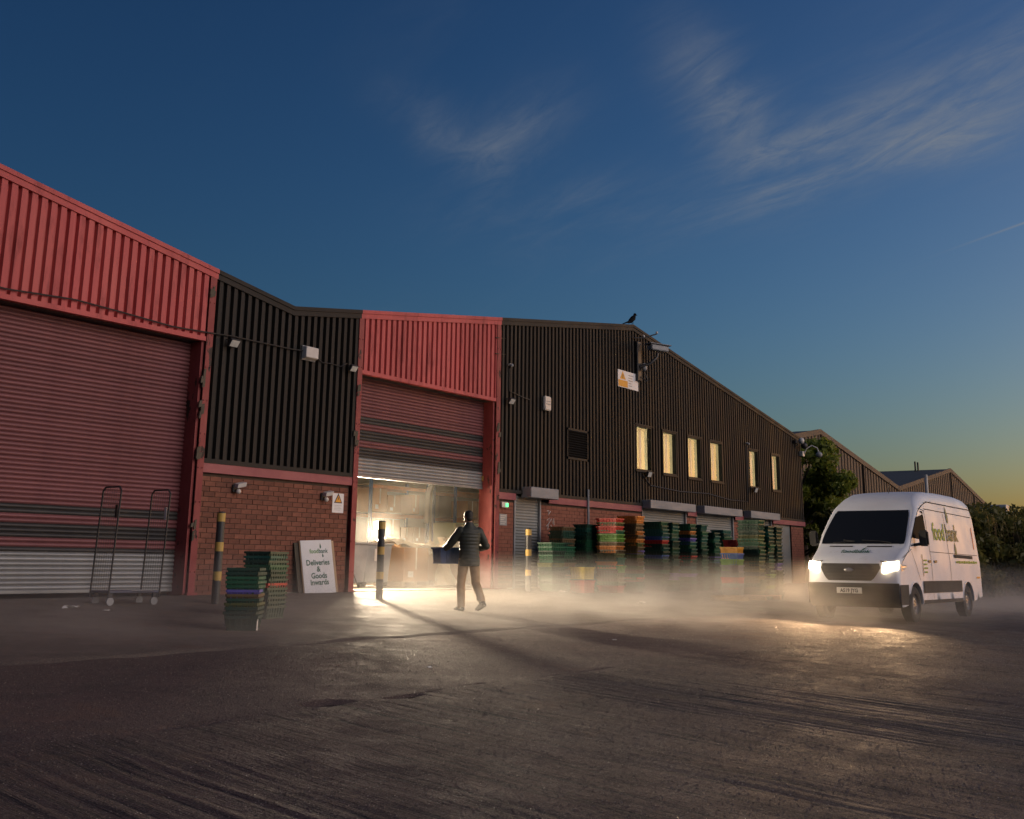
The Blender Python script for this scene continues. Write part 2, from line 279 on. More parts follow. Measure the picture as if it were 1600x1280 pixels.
# ------------------------------------------------------------------ ground
def ground():
    def axis(a, b, step, far):
        core = list(np.arange(a, b + 1e-6, step)); lo = []; hi = []; s = step; x = a
        while x > far[0]: s *= 1.32; x -= s; lo.append(x)
        s = step; x = b
        while x < far[1]: s *= 1.32; x += s; hi.append(x)
        return np.array(lo[::-1] + core + hi)
    xs = axis(-17.5, 12.0, .075, (-900, 1600)); xs = np.unique(np.round(np.concatenate([xs, np.arange(-17.5, -4.5, .028)]), 4)); xs = xs[np.concatenate([[True], np.diff(xs) > .006])]; ys = axis(-16.6, -0.05, .075, (-900, 1400))
    ys = np.unique(np.concatenate([ys, [-6.69,-6.665,-6.64,-6.615,-10.29,-10.265,-10.24,-10.215]]))
    X, Y = np.meshgrid(xs, ys)
    a = -Y
    Z = np.where(a < 0, 0, np.where(a < 4, -a/15, np.where(a < 30, -4/15 - .034*(a-4), -4/15 - .034*26)))
    Z = np.where(Y > -.02, -.03, Z)
    r = np.random.RandomState(4)
    def lump(nw, wl, amp):
        o = np.zeros_like(X)
        for _ in range(nw):
            th = r.rand()*6.283; k = 6.283/(wl*(.6+r.rand())); o += np.sin((X*math.cos(th)+Y*math.sin(th))*k + r.rand()*6.283)
        return o*amp/math.sqrt(nw)
    near = np.clip((-.4 - Y)/.8, 0, 1)
    Z = Z + (lump(9, 3.2, .005) + lump(9, 1.1, .003))*near
    # drag ruts running away from the doors on the outer slab
    d = (X*.98 - Y*.2); rm = np.clip((-10.1 - Y)/.6, 0, 1)*np.clip((X+17.5)/2, 0, 1)
    rut = np.zeros_like(X)
    for _ in range(26):
        c = r.uniform(-16, 0); w = r.uniform(.03, .07); dep = r.uniform(.001, .004)
        wob = .08*np.sin(Y*r.uniform(.4, .9)+r.rand()*6)
        on = np.clip(np.sin(Y*r.uniform(.3, .7)+r.rand()*6)*2+.7, 0, 1)
        rut -= dep*np.exp(-((d-c+wob)/w)**2)*on
    Z = Z + rut*rm
    gr1 = np.zeros_like(X)
    for _ in range(14): gr1 += np.sin(d*6.283/r.uniform(.075, .22) + r.rand()*6.283 + .35*np.sin(Y*r.uniform(.2, .8)+r.rand()*6))
    msk = np.clip(.55 + .5*np.sin(X*.9+Y*.35+1.0) + .35*np.sin(X*2.1-Y*.5), .12, 1)
    Z = Z + .0010*gr1*msk*np.clip((-10.25 - Y)/.25, 0, 1)
    # open joints between the slabs
    def joint(yc, dep, wid):
        jy = yc + .02*np.sin(X*1.7) + .012*np.sin(X*5.1+1)
        k = np.clip(.75 + .5*np.sin(X*2.3)+.4*np.sin(X*6.1+2), .15, 1)
        return -dep*k*np.exp(-((Y-jy)/wid)**2)
    Z = Z + joint(-6.65, .016, .018) + joint(-10.25, .007, .018)
    Z = Z + np.where((Y > -6.6) & (Y < -.3), .018, 0)*np.clip((Y+6.65)/.06, 0, 1)
    for (px, py, rx, ry, dep) in ((-11.45,-10.2,.26,.10,.035), (-10.6,-10.3,.24,.07,.03), (-13.0,-10.3,.4,.07,.015), (-14.1,-9.6,.12,.5,.010)):
        q = ((X-px)/rx)**2 + ((Y-py)/ry)**2
        Z = Z - dep*np.clip(1.25-q+.4*np.sin(X*17)*np.cos(Y*23), 0, 1)
    global GX, GY, GZ
    GX, GY, GZ = xs, ys, Z
    ny, nx = X.shape
    me = bpy.data.meshes.new('ground')
    V = np.stack([X.ravel(), Y.ravel(), Z.ravel()], 1)
    i = np.arange(ny*nx).reshape(ny, nx)
    F = np.stack([i[:-1,:-1].ravel(), i[:-1,1:].ravel(), i[1:,1:].ravel(), i[1:,:-1].ravel()], 1)
    me.vertices.add(len(V)); me.vertices.foreach_set('co', V.ravel().astype(np.float32))
    me.loops.add(F.size); me.loops.foreach_set('vertex_index', F.ravel().astype(np.int32))
    me.polygons.add(len(F)); me.polygons.foreach_set('loop_start', (np.arange(len(F))*4).astype(np.int32)); me.polygons.foreach_set('loop_total', np.full(len(F), 4, np.int32))
    me.update(); me.validate(); me.shade_smooth()
    m, t, b = nmat('yard_concrete'); n = t.nodes; l = t.links
    co = n.new('ShaderNodeTexCoord')
    def noise(scale, detail=5, st=None, rot=0, rough=.6):
        q = n.new('ShaderNodeTexNoise'); q.inputs['Scale'].default_value = scale; q.inputs['Detail'].default_value = detail; q.inputs['Roughness'].default_value = rough
        if st:
            mp = n.new('ShaderNodeMapping'); mp.inputs['Scale'].default_value = st; r0 = n.new('ShaderNodeMapping'); r0.inputs['Rotation'].default_value = (0, 0, R(11)); l.new(co.outputs['Object'], r0.inputs[0]); l.new(r0.outputs[0], mp.inputs[0]); l.new(mp.outputs[0], q.inputs['Vector'])
        else: l.new(co.outputs['Object'], q.inputs['Vector'])
        return q.outputs[0]
    def mr(v, a, b_, c=0., d_=1.):
        q = n.new('ShaderNodeMapRange'); l.new(v, q.inputs[0])
        for k, x in zip((1,2,3,4), (a, b_, c, d_)): q.inputs[k].default_value = x
        return q.outputs[0]
    def mix(f, a, b_):
        q = n.new('ShaderNodeMixRGB'); l.new(f, q.inputs[0])
        for k, x in ((1, a), (2, b_)):
            if isinstance(x, tuple): q.inputs[k].default_value = (*x, 1)
            else: l.new(x, q.inputs[k])
        return q.outputs[0]
    big = noise(.35, 5); mid = noise(2.2, 7); fine = noise(20, 5, None, 0, .75); grain = noise(75, 2, None, 0, .7)
    sepp = n.new('ShaderNodeSeparateXYZ'); l.new(co.outputs['Object'], sepp.inputs[0])
    apron = mr(sepp.outputs[1], -6.70, -6.62)
    c_out = mix(mr(mid, .3, .7), (.130,.084,.066), (.084,.057,.048)); c_out = mix(mr(big, .4, .65), c_out, (.095,.070,.056))
    c_ap = mix(mr(mid, .3, .72), (.150,.122,.096), (.105,.086,.068))
    col = mix(apron, c_out, c_ap)
    col = mix(mr(fine, .56, .72), col, (.20,.16,.125))
    col = mix(mr(grain, .55, .66), col, (.022,.019,.018)); col = mix(mr(grain, .40, .30), col, (.24,.20,.165))
    lines = noise(13.0, 5, (1.0, .022, 1), 0, .8)
    outer = mr(sepp.outputs[1], -10.1, -10.5)
    gro = n.new('ShaderNodeMath'); gro.operation = 'MULTIPLY'; l.new(mr(lines, .50, .38), gro.inputs[0]); l.new(outer, gro.inputs[1]); col = mix(gro.outputs[0], col, (.022,.019,.018))  # groove lines darkened in the colour, standing in for shade under raking light
    col = mix(mr(noise(.55, 6, None, 0, .62), .60, .78), col, (.05,.040,.034)); col = mix(mr(noise(.9, 6, None, 0, .65), .58, .74), col, (.14,.088,.060))
    l.new(col, b.inputs['Base Color'])
    rg = n.new('ShaderNodeMapRange'); l.new(mid, rg.inputs[0]); rg.inputs[1].default_value = .3; rg.inputs[2].default_value = .7; rg.inputs[3].default_value = .58; rg.inputs[4].default_value = .88
    l.new(rg.outputs[0], b.inputs['Roughness']); b.inputs['Specular IOR Level'].default_value = .4
    def bump(h, dist, prev=None):
        q = n.new('ShaderNodeBump'); q.inputs['Distance'].default_value = dist; l.new(h, q.inputs['Height'])
        if prev is not None: l.new(prev, q.inputs['Normal'])
        return q.outputs[0]
    lm = n.new('ShaderNodeMath'); lm.operation = 'MULTIPLY'; l.new(lines, lm.inputs[0]); l.new(outer, lm.inputs[1])
    nb = bump(lm.outputs[0], .045); nb = bump(mid, .004, nb); nb = bump(fine, .014, nb); nb = bump(grain, .010, nb)
    l.new(nb, b.inputs['Normal'])
    me.materials.append(m)
    tag(obj('ground', me), kind='structure', label='worn brown concrete yard sloping down from the warehouse doors')
ground()
def ground_z(x, y):
    i = np.clip(np.searchsorted(GX, x)-1, 0, len(GX)-2); j = np.clip(np.searchsorted(GY, y)-1, 0, len(GY)-2)
    u = (x-GX[i])/(GX[i+1]-GX[i]); v = (y-GY[j])/(GY[j+1]-GY[j])
    return GZ[j,i]*(1-u)*(1-v) + GZ[j,i+1]*u*(1-v) + GZ[j+1,i]*(1-u)*v + GZ[j+1,i+1]*u*v
# loose chippings and exposed aggregate over the open yard
def chippings():
    r = np.random.RandomState(12); n = 130000
    d = 2.6 + 20*r.rand(n)**1.3; a = R(34.5) + R(27)*(2*r.rand(n)-1)
    x = -18.52 + d*np.cos(a); y = -16.80 + d*np.sin(a); k = ((y < -6.8) | ((y < -1.5) & (r.rand(n) < .45))) & (y > -16.4) & (x < 11.5); x, y, d = x[k], y[k], d[k]; n = len(x)
    z = ground_z(x, y); s = (.0030 + .0058*r.rand(n)**2.4)*(.70 + .055*d)*np.where(y > -6.8, .7, 1.); th = r.rand(n)*6.283; h = s*(.30+.45*r.rand(n)); e = .6+.8*r.rand(n)
    base = np.array([[1,0,-.4],[0,1,-.4],[-1,0,-.4],[0,-1,-.4],[.3,.2,1.]])
    V = np.zeros((n,5,3)); bx = base[None,:,0]*s[:,None]*(.7+.6*r.rand(n,5)); by = base[None,:,1]*s[:,None]*e[:,None]*(.7+.6*r.rand(n,5))
    V[:,:,0] = x[:,None]+bx*np.cos(th)[:,None]-by*np.sin(th)[:,None]; V[:,:,1] = y[:,None]+bx*np.sin(th)[:,None]+by*np.cos(th)[:,None]; V[:,:,2] = z[:,None]+base[None,:,2]*h[:,None]
    F = (np.array([[0,1,4],[1,2,4],[2,3,4],[3,0,4]])[None]+5*np.arange(n)[:,None,None]).reshape(-1,3)
    me = bpy.data.meshes.new('chippings'); V = V.reshape(-1,3); me.vertices.add(len(V)); me.vertices.foreach_set('co', V.ravel().astype(np.float32))
    me.loops.add(F.size); me.loops.foreach_set('vertex_index', F.ravel().astype(np.int32)); me.polygons.add(len(F)); me.polygons.foreach_set('loop_start', (np.arange(len(F))*3).astype(np.int32)); me.polygons.foreach_set('loop_total', np.full(len(F),3,np.int32)); me.update()
    m, t, b = nmat('stone_chip'); nn = t.nodes; g = nn.new('ShaderNodeNewGeometry'); cr = nn.new('ShaderNodeValToRGB'); t.links.new(g.outputs['Random Per Island'], cr.inputs[0]); t.links.new(cr.outputs[0], b.inputs['Base Color'])
    cr.color_ramp.elements[0].color = (.045,.036,.030,1); cr.color_ramp.elements[1].color = (.30,.24,.19,1); q = cr.color_ramp.elements.new(.7); q.color = (.10,.078,.062,1); b.inputs['Roughness'].default_value = .38
    me.materials.append(m); tag(obj('gravel', me), 'loose stone chippings scattered over the worn yard', kind='stuff')
chippings()
M['water'] = pmat('puddle_water', (.012,.011,.010), rough=.04)
for i, (px, py, rx, ry) in enumerate(((-11.45,-10.2,.20,.075), (-10.6,-10.3,.19,.055))):
    mb = MB(); n = 26
    mb.add([(px + rx*math.cos(2*math.pi*k/n)*(1+.18*math.sin(3*k)), py + ry*math.sin(2*math.pi*k/n)*(1+.2*math.cos(2*k+i)), 0) for k in range(n)], [tuple(range(n))])
    tag(mb.build('puddle', M['water'], loc=(0,0,gz(py)-.022)), kind='structure', label='small dark puddle in the slab joint')
# ------------------------------------------------------------------ warehouse
def zr(x):
    if x < -2.15: return 5.65 + .16*min(-2.15 - x, 14.5) - .16*max(-16.65 - x, 0)
    if x < 12.41: return 5.65 + .151*(x + 2.15)
    return 7.85 - .156*(x - 12.41)
X0, X1 = -24.0, 26.6
wh = thing('warehouse', 'long industrial warehouse with red and black ribbed cladding over brick', 'building')
def corrugated(name, mat, x0, x1, zb, zt, pitch=.185, groove=.050, depth=.075, holes=(), y=0., parent=wh):
    mb = MB(); s = .014; xs = []; x = x0; 
    while x < x1 - 1e-6:
        for o, d in ((0, 0), (groove, 0), (groove + s, depth), (pitch - s, depth)): xs.append((min(x + o, x1), d))
        x += pitch
    xs.append((x1, 0))
    for (xa, da), (xb, db) in zip(xs[:-1], xs[1:]):
        if xb - xa < 1e-5: continue
        xm = (xa + xb)/2; segs = [(zb, None)]
        hz = sorted([(h[2], h[3]) for h in holes if h[0] <= xm <= h[1]])
        lo = zb; parts = []
        for a, b in hz: parts.append((lo, a, True)); lo = b
        parts.append((lo, None, False))
        for a, b, fixed in parts:
            ta, tb = (b, b) if fixed else (zt(xa), zt(xb))
            mb.add([(xa, y-da, a), (xb, y-db, a), (xb, y-db, tb), (xa, y-da, ta)], [(0,1,2,3)])
    return mb.build(name, mat, parent, recalc=False)
RECESS = .28
zt = lambda x: zr(x) - .06
# cladding bays
o = corrugated('cladding', M['red_clad'], X0, -4.375, 4.68, zt); o['label'] = 'red ribbed cladding over the large closed shutter'
o = corrugated('cladding', M['black_clad'], -4.215, -.155, 2.40, zt, groove=.072, depth=.075); o['label'] = 'black ribbed cladding between the two shutters'
o = corrugated('cladding', M['red_clad'], .005, 5.095, 4.68, zt); o['label'] = 'red ribbed cladding over the open doorway'
WIN = [(12.50,13.55), (14.28,15.28), (16.08,17.12), (17.84,18.86), (21.20,22.06), (23.34,24.20)]
WZ = (3.42, 4.80)
VENT = (8.52, 9.66, 3.44, 4.30)
holes = [(a, b, *WZ) for a, b in WIN] + [VENT]
o = corrugated('cladding', M['black_clad'], 5.275, X1, 2.40, zt, groove=.072, depth=.075, holes=holes); o['label'] = 'black ribbed cladding with lit windows'
def verge(xa, xb, mat):
    mb = MB(); mb.prism([(xa, -.100, zr(xa)-.14), (xb, -.100, zr(xb)-.14), (xb, -.100, zr(xb)+.03), (xa, -.100, zr(xa)+.03)], (0, .185, 0))
    mb.prism([(xa, -.120, zr(xa)-.03), (xb, -.120, zr(xb)-.03), (xb, -.120, zr(xb)+.05), (xa, -.120, zr(xa)+.05)], (0, .022, 0))
    mb.build('verge_trim', mat, wh)
for a, b, k in ((-16.65,-4.20,'red_clad'), (-4.20,-2.15,'black_clad'), (-2.15,-.10,'black_clad'), (-.10,5.27,'red_clad'), (5.27,12.41,'black_clad'), (12.41,X1+.1,'black_clad')): verge(a, b, M[k])
verge(X0, -16.65, M['red_clad'])
# bottom flashings
for a, b, z, k in ((X0,-4.38,4.64,'red_clad'), (.005,5.095,4.64,'red_clad'), (-4.21,-.16,2.385,'black_clad'), (5.27,X1,2.385,'black_clad')):
    MB().box(a, -.085, z-.03, b, .03, z+.055).build('flashing', M[k], wh)
# steel columns either side of the doors
def column(xa, xb, top, name='column'):
    mb = MB(); mb.box(xa, -.095, -.02, xb, -.075, top); mb.box(xa+.05, -.075, -.02, xb-.05, RECESS+.1, top); mb.box(xa, RECESS+.1, -.02, xb, RECESS+.12, top)
    mb.box(xa-.04, -.13, -.02, xb+.04, RECESS+.14, .03)
    z = .4
    while z < top - .3:
        for s in (xa+.028, xb-.028): mb.cyl((s, -.095, z), (s, -.11, z), .014, n=6)
        z += .62
    return mb.build(name, M['red_steel'], wh)
column(-4.37, -4.22, 5.88); column(-.15, .0, 5.84); column(5.10, 5.27, 6.62)
column(-10.15, -9.95, 6.8)
for a, b in ((-4.40, -4.26), (.0, .02)):
    pass
MB().box(-4.43, -.03, 0, -4.37, RECESS+.08, 4.64).build('door_jamb', M['red_steel'], wh)
MB().box(.0, -.03, 0, .05, RECESS+.08, 4.64).build('door_jamb', M['red_steel'], wh)
MB().box(5.04, -.03, 0, 5.10, RECESS+.08, 4.64).build('door_jamb', M['red_steel'], wh)
# soffits over the shutters
MB().box(-10, .03, 4.60, -4.37, RECESS+.3, 4.68).build('soffit', M['dark_steel'], wh)
MB().box(0, .03, 4.60, 5.10, RECESS+.3, 4.68).build('soffit', M['dark_steel'], wh)
# roller shutters, slat by slat
def slat_mesh(L, h=.075, bulge=.018):
    mb = MB(); n = 6; pr = []
    for i in range(n+1):
        t = i/n; pr.append((-bulge*math.sin(math.pi*t)**.8, t*(h-.012)))
    pr.append((.012, h-.006)); pr.append((.012, h))
    vs = [(0, y, z) for y, z in pr] + [(L, y, z) for y, z in pr]; k = len(pr)
    return mb.add(vs, [(i, k+i, k+i+1, i+1) for i in range(k-1)]).mesh('slat', smooth=True, recalc=False)
def shutter(x0, x1, z0, z1, y, seq, top, name, label):
    sh = MB().box(x0, y+.015, z0, x1, y+.03, z1).build(name, M['dark_steel'], wh); sh['label'] = label
    me = slat_mesh(x1 - x0); z = z0; i = 0
    cols = [k for k, n in seq for _ in range(n)]
    while z < z1 - .03:
        k = cols[i] if i < len(cols) else top
        obj('slat', me, M[k], sh, (x0, y + rnd.uniform(-.002, .002), z), objmat=True); z += .075; i += 1
    MB().box(x0, y-.03, z0-.06, x1, y+.03, z0).build('bottom_rail', M['slat_grey'], sh, bevel=.008)
    return sh
shutter(-9.95, -4.43, .11, 4.66, RECESS, [('slat_grey',8),('slat_black',1),('slat_red',2),('slat_black',3),('slat_red',2),('slat_black',2)], 'slat_red', 'roller_shutter', 'large closed red shutter with black and grey bands low down')
shutter(.05, 5.04, 2.47, 4.66, RECESS, [('slat_grey',5),('slat_black',3),('slat_red',2),('slat_black',3),('slat_red',2),('slat_black',2)], 'slat_red', 'roller_shutter', 'red shutter raised half way above the doorway')
MB().box(5.0, RECESS-.05, 2.62, 5.035, RECESS-.02, 2.74).build('latch', M['yellow_band'], wh)
# brick bays
def brick_bay(x0, x1, z1, individual, holes=(), label=None):
    mort = MB()
    xs = sorted(set([x0, x1] + [h for hh in holes for h in hh[:2]]))
    for a, b in zip(xs[:-1], xs[1:]):
        hz = [h for h in holes if h[0] <= (a+b)/2 <= h[1]]
        if not hz: mort.box(a, .012, -.05, b, .24, z1)
    wall = mort.build('brick_wall', M['mortar'], wh)
    if label: wall['label'] = label
    Lb, Hb, g = .27, .094, .010
    br = MB().box(0, 0, 0, Lb-g, .1, Hb-g).mesh('brick', bevel=.004)
    half = MB().box(0, 0, 0, Lb/2-g, .1, Hb-g).mesh('brick_half', bevel=.004)
    rest = MB(); cnt = 0; pieces = []
    row = 0; z = -.03
    while z + Hb < z1 + .01:
        x = x0 + (0 if row % 2 == 0 else -Lb/2)
        while x < x1 - .02:
            xa = max(x, x0); xb = min(x + Lb, x1) - g
            if xb - xa > .03 and not any(h[0]-.005 < (xa+xb)/2 < h[1]+.005 for h in holes): pieces.append((xa, xb, z))
            x += Lb
        row += 1; z += Hb
    pieces.sort(key=lambda p: -p[2])
    for (xa, xb, z) in pieces:
        w = xb - xa; full = abs(w - (Lb-g)) < .02; hf = abs(w - (Lb/2-g)) < .02
        if individual and cnt < 300 and (full or hf):
            obj('brick', br if full else half, M['brick'], wall, (xa, rnd.uniform(-.004, .003), z), objmat=True); cnt += 1
        else:
            rest.box(xa, rnd.uniform(-.004, .003), z, xb, .1, z + Hb - g)
    if rest.v: tag(rest.build('brickwork', M['brick'] if individual else M['brick_far'], wall), kind='stuff')
brick_bay(-4.22, -.15, 2.185, True, label='brown brick panel between the two shutters')
DOORS = [(6.05, 7.30), (12.95, 16.0), (16.75, 19.75), (20.6, 23.25)]
for a_, b_ in ((5.27, 6.05), (7.30, 12.95), (16.0, 16.75), (19.75, 20.6), (23.25, 23.6), (25.3, X1)): brick_bay(a_, b_, 2.20, False)
def beam(x0, x1, z0=2.185, z1=2.36, lab=None):
    mb = MB(); mb.box(x0, -.075, z0, x1, -.06, z1); mb.box(x0, -.06, z0, x1, .06, z0+.014); mb.box(x0, -.06, z1-.014, x1, .06, z1)
    mb.build('beam', M['pink_beam'], wh)
for a, b in ((-4.22,-.15), (5.27,6.05), (7.62,12.85), (16.02,16.70), (19.8,20.55), (23.3,X1+.08)): beam(a, b)
# small shutters with grey housings
for i, (a, b) in enumerate(DOORS):
    sh = MB().box(a, .05, -.02, b, .10, 2.3).build('window_shutter' if i else 'door_shutter', M['shutter_grey'], wh)
    me = slat_mesh(b - a - .1, .075, .012); z = 0.
    while z < 2.26: obj('slat', me, M['shutter_grey'], sh, (a+.05, .045, z), objmat=True); z += .075
    for x in (a, b-.06): MB().box(x, -.03, -.02, x+.06, .05, 2.3).build('guide_rail', M['box_grey'], sh)
    MB().box(a + (.28 if i == 0 else -.05), -.36, 2.27 if i == 0 else 2.29, b + (.36 if i == 0 else .04), -.045, 2.54).build('housing', M['box_grey'], sh, bevel=.012)
MB().box(23.6, .06, -.02, 25.3, .10, 2.2).build('side_door', M['shutter_grey'], wh)
# lit windows
for i, (a, b) in enumerate(WIN):
    mb = MB(); z0, z1 = WZ; t = .045
    for bx in ((a, z0, a+t, z1), (b-t, z0, b, z1), (a+t, z0, b-t, z0+t), (a+t, z1-t, b-t, z1)): mb.box(bx[0], -.085, bx[1], bx[2], .055, bx[3])
    w = mb.build('window', M['black_clad'], wh)
    MB().box(a+.62, .12, z0+.1, a+.72, .16, z1-.06).build('curtain', M['sign_white'], w)
    MB().box(a-.03, -.10, z1, b+.03, -.02, z1+.04).build('head_flashing', M['black_clad'], w)
    MB().box(a-.03, -.12, z0-.05, b+.03, -.02, z0).build('sill', M['black_clad'], w)
    MB().box(a+t-.01, .03, z0+t-.01, b-t+.01, .036, z1-t+.01).build('pane', M['pane'], w)
    MB().box(a+.24, .012, z0+t, a+.255, .028, z1-t).build('mullion', M['black_clad'], w)
# louvre vent
mb = MB(); a, b, z0, z1 = VENT
for bx in ((a, z0, a+.05, z1), (b-.05, z0, b, z1), (a, z0, b, z0+.06), (a, z1-.06, b, z1)): mb.box(bx[0], -.09, bx[1], bx[2], .03, bx[3])
v = mb.build('louvre_vent', M['black_clad'], wh); 
MB().box(a, .02, z0, b, .05, z1).build('backing', M['black_plastic'], v)
sl = MB().obox((0,0,0), ((b-a)/2-.05, 0, 0), (0, .034, -.022), (0, .003, .004)).mesh('louvre_slat')
for k in range(11): obj('louvre_slat', sl, M['black_clad'], v, ((a+b)/2, -.058, z0+.10+k*.066), objmat=True)
# roofs, side and rear walls
for xa, xb in ((X0,-16.65), (-16.65,-2.15), (-2.15,12.41), (12.41,X1+.12)):
    MB().prism([(xa, .02, zr(xa)-.10), (xb, .02, zr(xb)-.10), (xb, .02, zr(xb)), (xa, .02, zr(xa))], (0, 38, 0)).build('roof', M['roof'], wh)
MB().prism([(X1, .03, -.05), (X1+.06, .03, -.05), (X1+.06, .03, zr(X1)-.1), (X1, .03, zr(X1)-.1)], (0, 37.9, 0)).build('side_wall', M['black_clad'], wh)
MB().prism([(x, 37.9, z) for x, z in ((X0,-.05), (X1,-.05), (X1,5.5), (12.41,7.7), (-2.15,5.5), (-16.65,7.8), (X0,6.6))], (0, .1, 0)).build('rear_wall', M['black_clad'], wh)
MB().box(X0-.1, .05, -.05, X0, 37.9, 6.6).build('side_wall', M['red_clad'], wh)
# hall seen through the door, and the lit upstairs room
def struct(name, mb, mat, label): return tag(mb.build(name, mat), label, kind='structure')
struct('floor', MB().box(-4.2, .0, -.2, 12.4, 12.0, .012), M['floor'], 'pale concrete floor inside the warehouse')
struct('wall_back', MB().box(-4.2, 12.0, 0, 18.4, 12.15, 5.4), M['inner_wall'], 'pale painted rear wall inside the warehouse')
struct('wall_right', MB().box(18.3, .3, 0, 18.4, 12.0, 3.25), M['inner_wall'], 'pale painted partition inside the warehouse')
struct('wall_left', MB().box(-4.3, .3, 0, -4.2, 12.0, 5.4), M['inner_wall'], 'pale partition at the left inside the warehouse')
struct('floor', MB().box(12.4, .26, -.2, 18.4, 12.0, .012), M['floor'], 'pale concrete floor deeper inside the warehouse')
mb = MB(); mb.box(-4.3, RECESS+.32, 5.35, 12.3, 12.1, 5.45); mb.box(12.3, .3, 3.2, 18.4, 12.1, 3.3)
struct('ceiling', mb, M['inner_wall'], 'pale underside of the warehouse roof')
mb = MB(); mb.box(5.27, .25, 0, 18.4, .29, 3.2); mb.box(-4.2, .25, 0, -.02, .29, 5.4); mb.box(-4.2, RECESS+.28, 4.5, 12.3, RECESS+.31, 5.4); mb.box(5.27, .25, 3.2, 12.3, .29, 5.4)
struct('wall_front', mb, M['inner_wall'], 'pale lining behind the front cladding')
mb = MB(); mb.box(12.3, .06, 3.30, 24.9, .07, WZ[0]); mb.box(12.3, .06, WZ[1], 24.9, .07, 5.25)
for a, b in zip([12.3] + [w[1] for w in WIN], [w[0] for w in WIN] + [24.9]): mb.box(a, .06, WZ[0], b, .07, WZ[1])
mb.box(12.3, 4.4, 3.3, 24.9, 4.5, 5.25); mb.box(12.2, .06, 3.3, 12.3, 4.5, 5.25); mb.box(24.9, .06, 3.3, 25.0, 4.5, 5.25)
mb.box(12.31, .071, 3.30, 24.89, 4.39, 3.34); mb.box(12.31, .071, 5.2, 24.89, 4.39, 5.245)
for xx in (15.6, 19.9): mb.box(xx, .075, 3.342, xx+.08, 4.398, 5.198)
struct('office_wall', mb, M['room_wall'], 'cream walls of the upstairs office behind the lit windows')
for i, (x, y) in enumerate(((13.6,1.3), (14.6,2.9), (17.2,1.4), (18.4,2.9), (21.2,1.5), (23.6,2.4))):
    t = thing('ceiling_light', ['lit tube light seen in the first window from the camera', 'lit tube light at the rear of the office by the first pair of windows', 'lit tube light inside the third window', 'lit tube light at the rear of the office by the fourth window', 'lit tube light inside the fifth window', 'lit tube light inside the last window'][i], 'ceiling light', (x, y, 4.74))
    MB().box(-.6, -.06, .03, .6, .06, .08).build('housing', M['white_plastic'], t)
    for hx_ in (-.45, .45): MB().cyl((hx_,0,.08), (hx_,0,.46), .006, n=5).build('hanger', M['chrome'], t)
    MB().cyl((-.58, 0, 0), (.58, 0, 0), .03, n=8).build('tube', M['warm_tube'], t)
for i, (x, w_, h_, k) in enumerate(((15.2,.9,1.5,'card'), (17.4,1.1,1.62,'grey_plastic'), (19.2,.5,1.7,'timber'), (22.6,.9,1.55,'crate_brown'), (24.3,.6,1.4,'grey_plastic'))):
    t = thing('office_cupboard', ['brown cupboard against the rear office wall, at the end nearest the camera', 'wide grey cupboard against the rear office wall', 'narrow pale timber cupboard against the rear office wall', 'dark brown cupboard against the rear office wall', 'small grey cupboard at the far end of the office'][i], 'cupboard', (x, 4.1, 3.342))
    MB().box(-w_/2, -.25, 0, w_/2, .25, h_).build('carcass', M[k], t, bevel=.01); MB().box(-.01, -.262, .05, .01, -.25, h_-.05).build('door_gap', M['ink'], t)
# ------------------------------------------------------------------ fittings on the front
def floodlight(x, z, label, size=.20, y=-.082, tilt=35, yaw=0):
    t = thing('floodlight', label, 'floodlight', (x, y, z), yaw, 'floodlights on the front')
    MB().tube([(-.08,0,.02),(-.08,-.10,.0),(.08,-.10,.0),(.08,0,.02)], .012, 5).build('bracket', M['dark_steel'], t)
    r = R(tilt); d = Vector((0, -math.cos(r), -math.sin(r))); u = Vector((0, -math.sin(r), math.cos(r)))
    c = Vector((0, -.12, -.04))
    MB().obox(c, (size/2, 0, 0), u*size*.36, d*.035).build('housing', M['dark_steel'], t, bevel=.008)
    MB().obox(c + d*.037, (size/2*.88, 0, 0), u*size*.30, d*.004).build('lens', M['lens_glass'], t)
floodlight(-3.80, 4.70, 'small floodlight on black cladding beside the large shutter', .22)
floodlight(-.42, 4.70, 'small floodlight on black cladding left of the open doorway', .20)
floodlight(5.60, 4.72, 'small floodlight on black cladding right of the open doorway', .22)
floodlight(13.1, 3.36, 'small floodlight under the first lit window', .24, tilt=20)
floodlight(21.4, 3.36, 'small floodlight under the fifth lit window', .24, tilt=20)
t = thing('bulkhead_light', 'white box light on black cladding between two floodlights', 'light', (-1.67, -.08, 4.79))
MB().box(-.19, -.02, -.15, .19, .0, .15).build('back_plate', M['grey_plastic'], t)
MB().prism([(-.18,-.02,-.14), (-.18,-.13,-.10), (-.18,-.13,.12), (-.18,-.02,.14)], (.36,0,0)).build('diffuser', M['white_plastic'], t, bevel=.012)
# cable slung along the front
pts = []
for x, z in ((-14,4.95), (-10.5,4.86), (-8.5,4.77), (-7.25,4.84), (-6.3,4.80), (-5.2,4.74), (-4.35,4.77), (-3.8,4.80), (-3.0,4.80), (-2.2,4.80), (-1.86,4.82)): pts.append((x, -.115, z))
tag(MB().tube(pts, .014, 6).build('cable', M['black_plastic']), 'black cable slung across the red and black cladding', 'cable')
tag(MB().tube([(-1.47,-.095,4.76), (-1.25,-.095,4.66), (-1.0,-.095,4.68), (-.7,-.095,4.66), (-.5,-.095,4.76)], .012, 6).build('cable', M['black_plastic']), 'short black cable from box light to floodlight', 'cable')
tag(MB().tube([(12.9,-.095,3.28), (13.4,-.095,3.0), (15.5,-.095,2.93), (17.5,-.095,2.98), (19.4,-.095,2.86), (20.9,-.095,2.88), (21.0,-.095,4.9)], .016, 5).build('cable', M['black_plastic']), 'dark conduit running below the lit windows', 'cable')
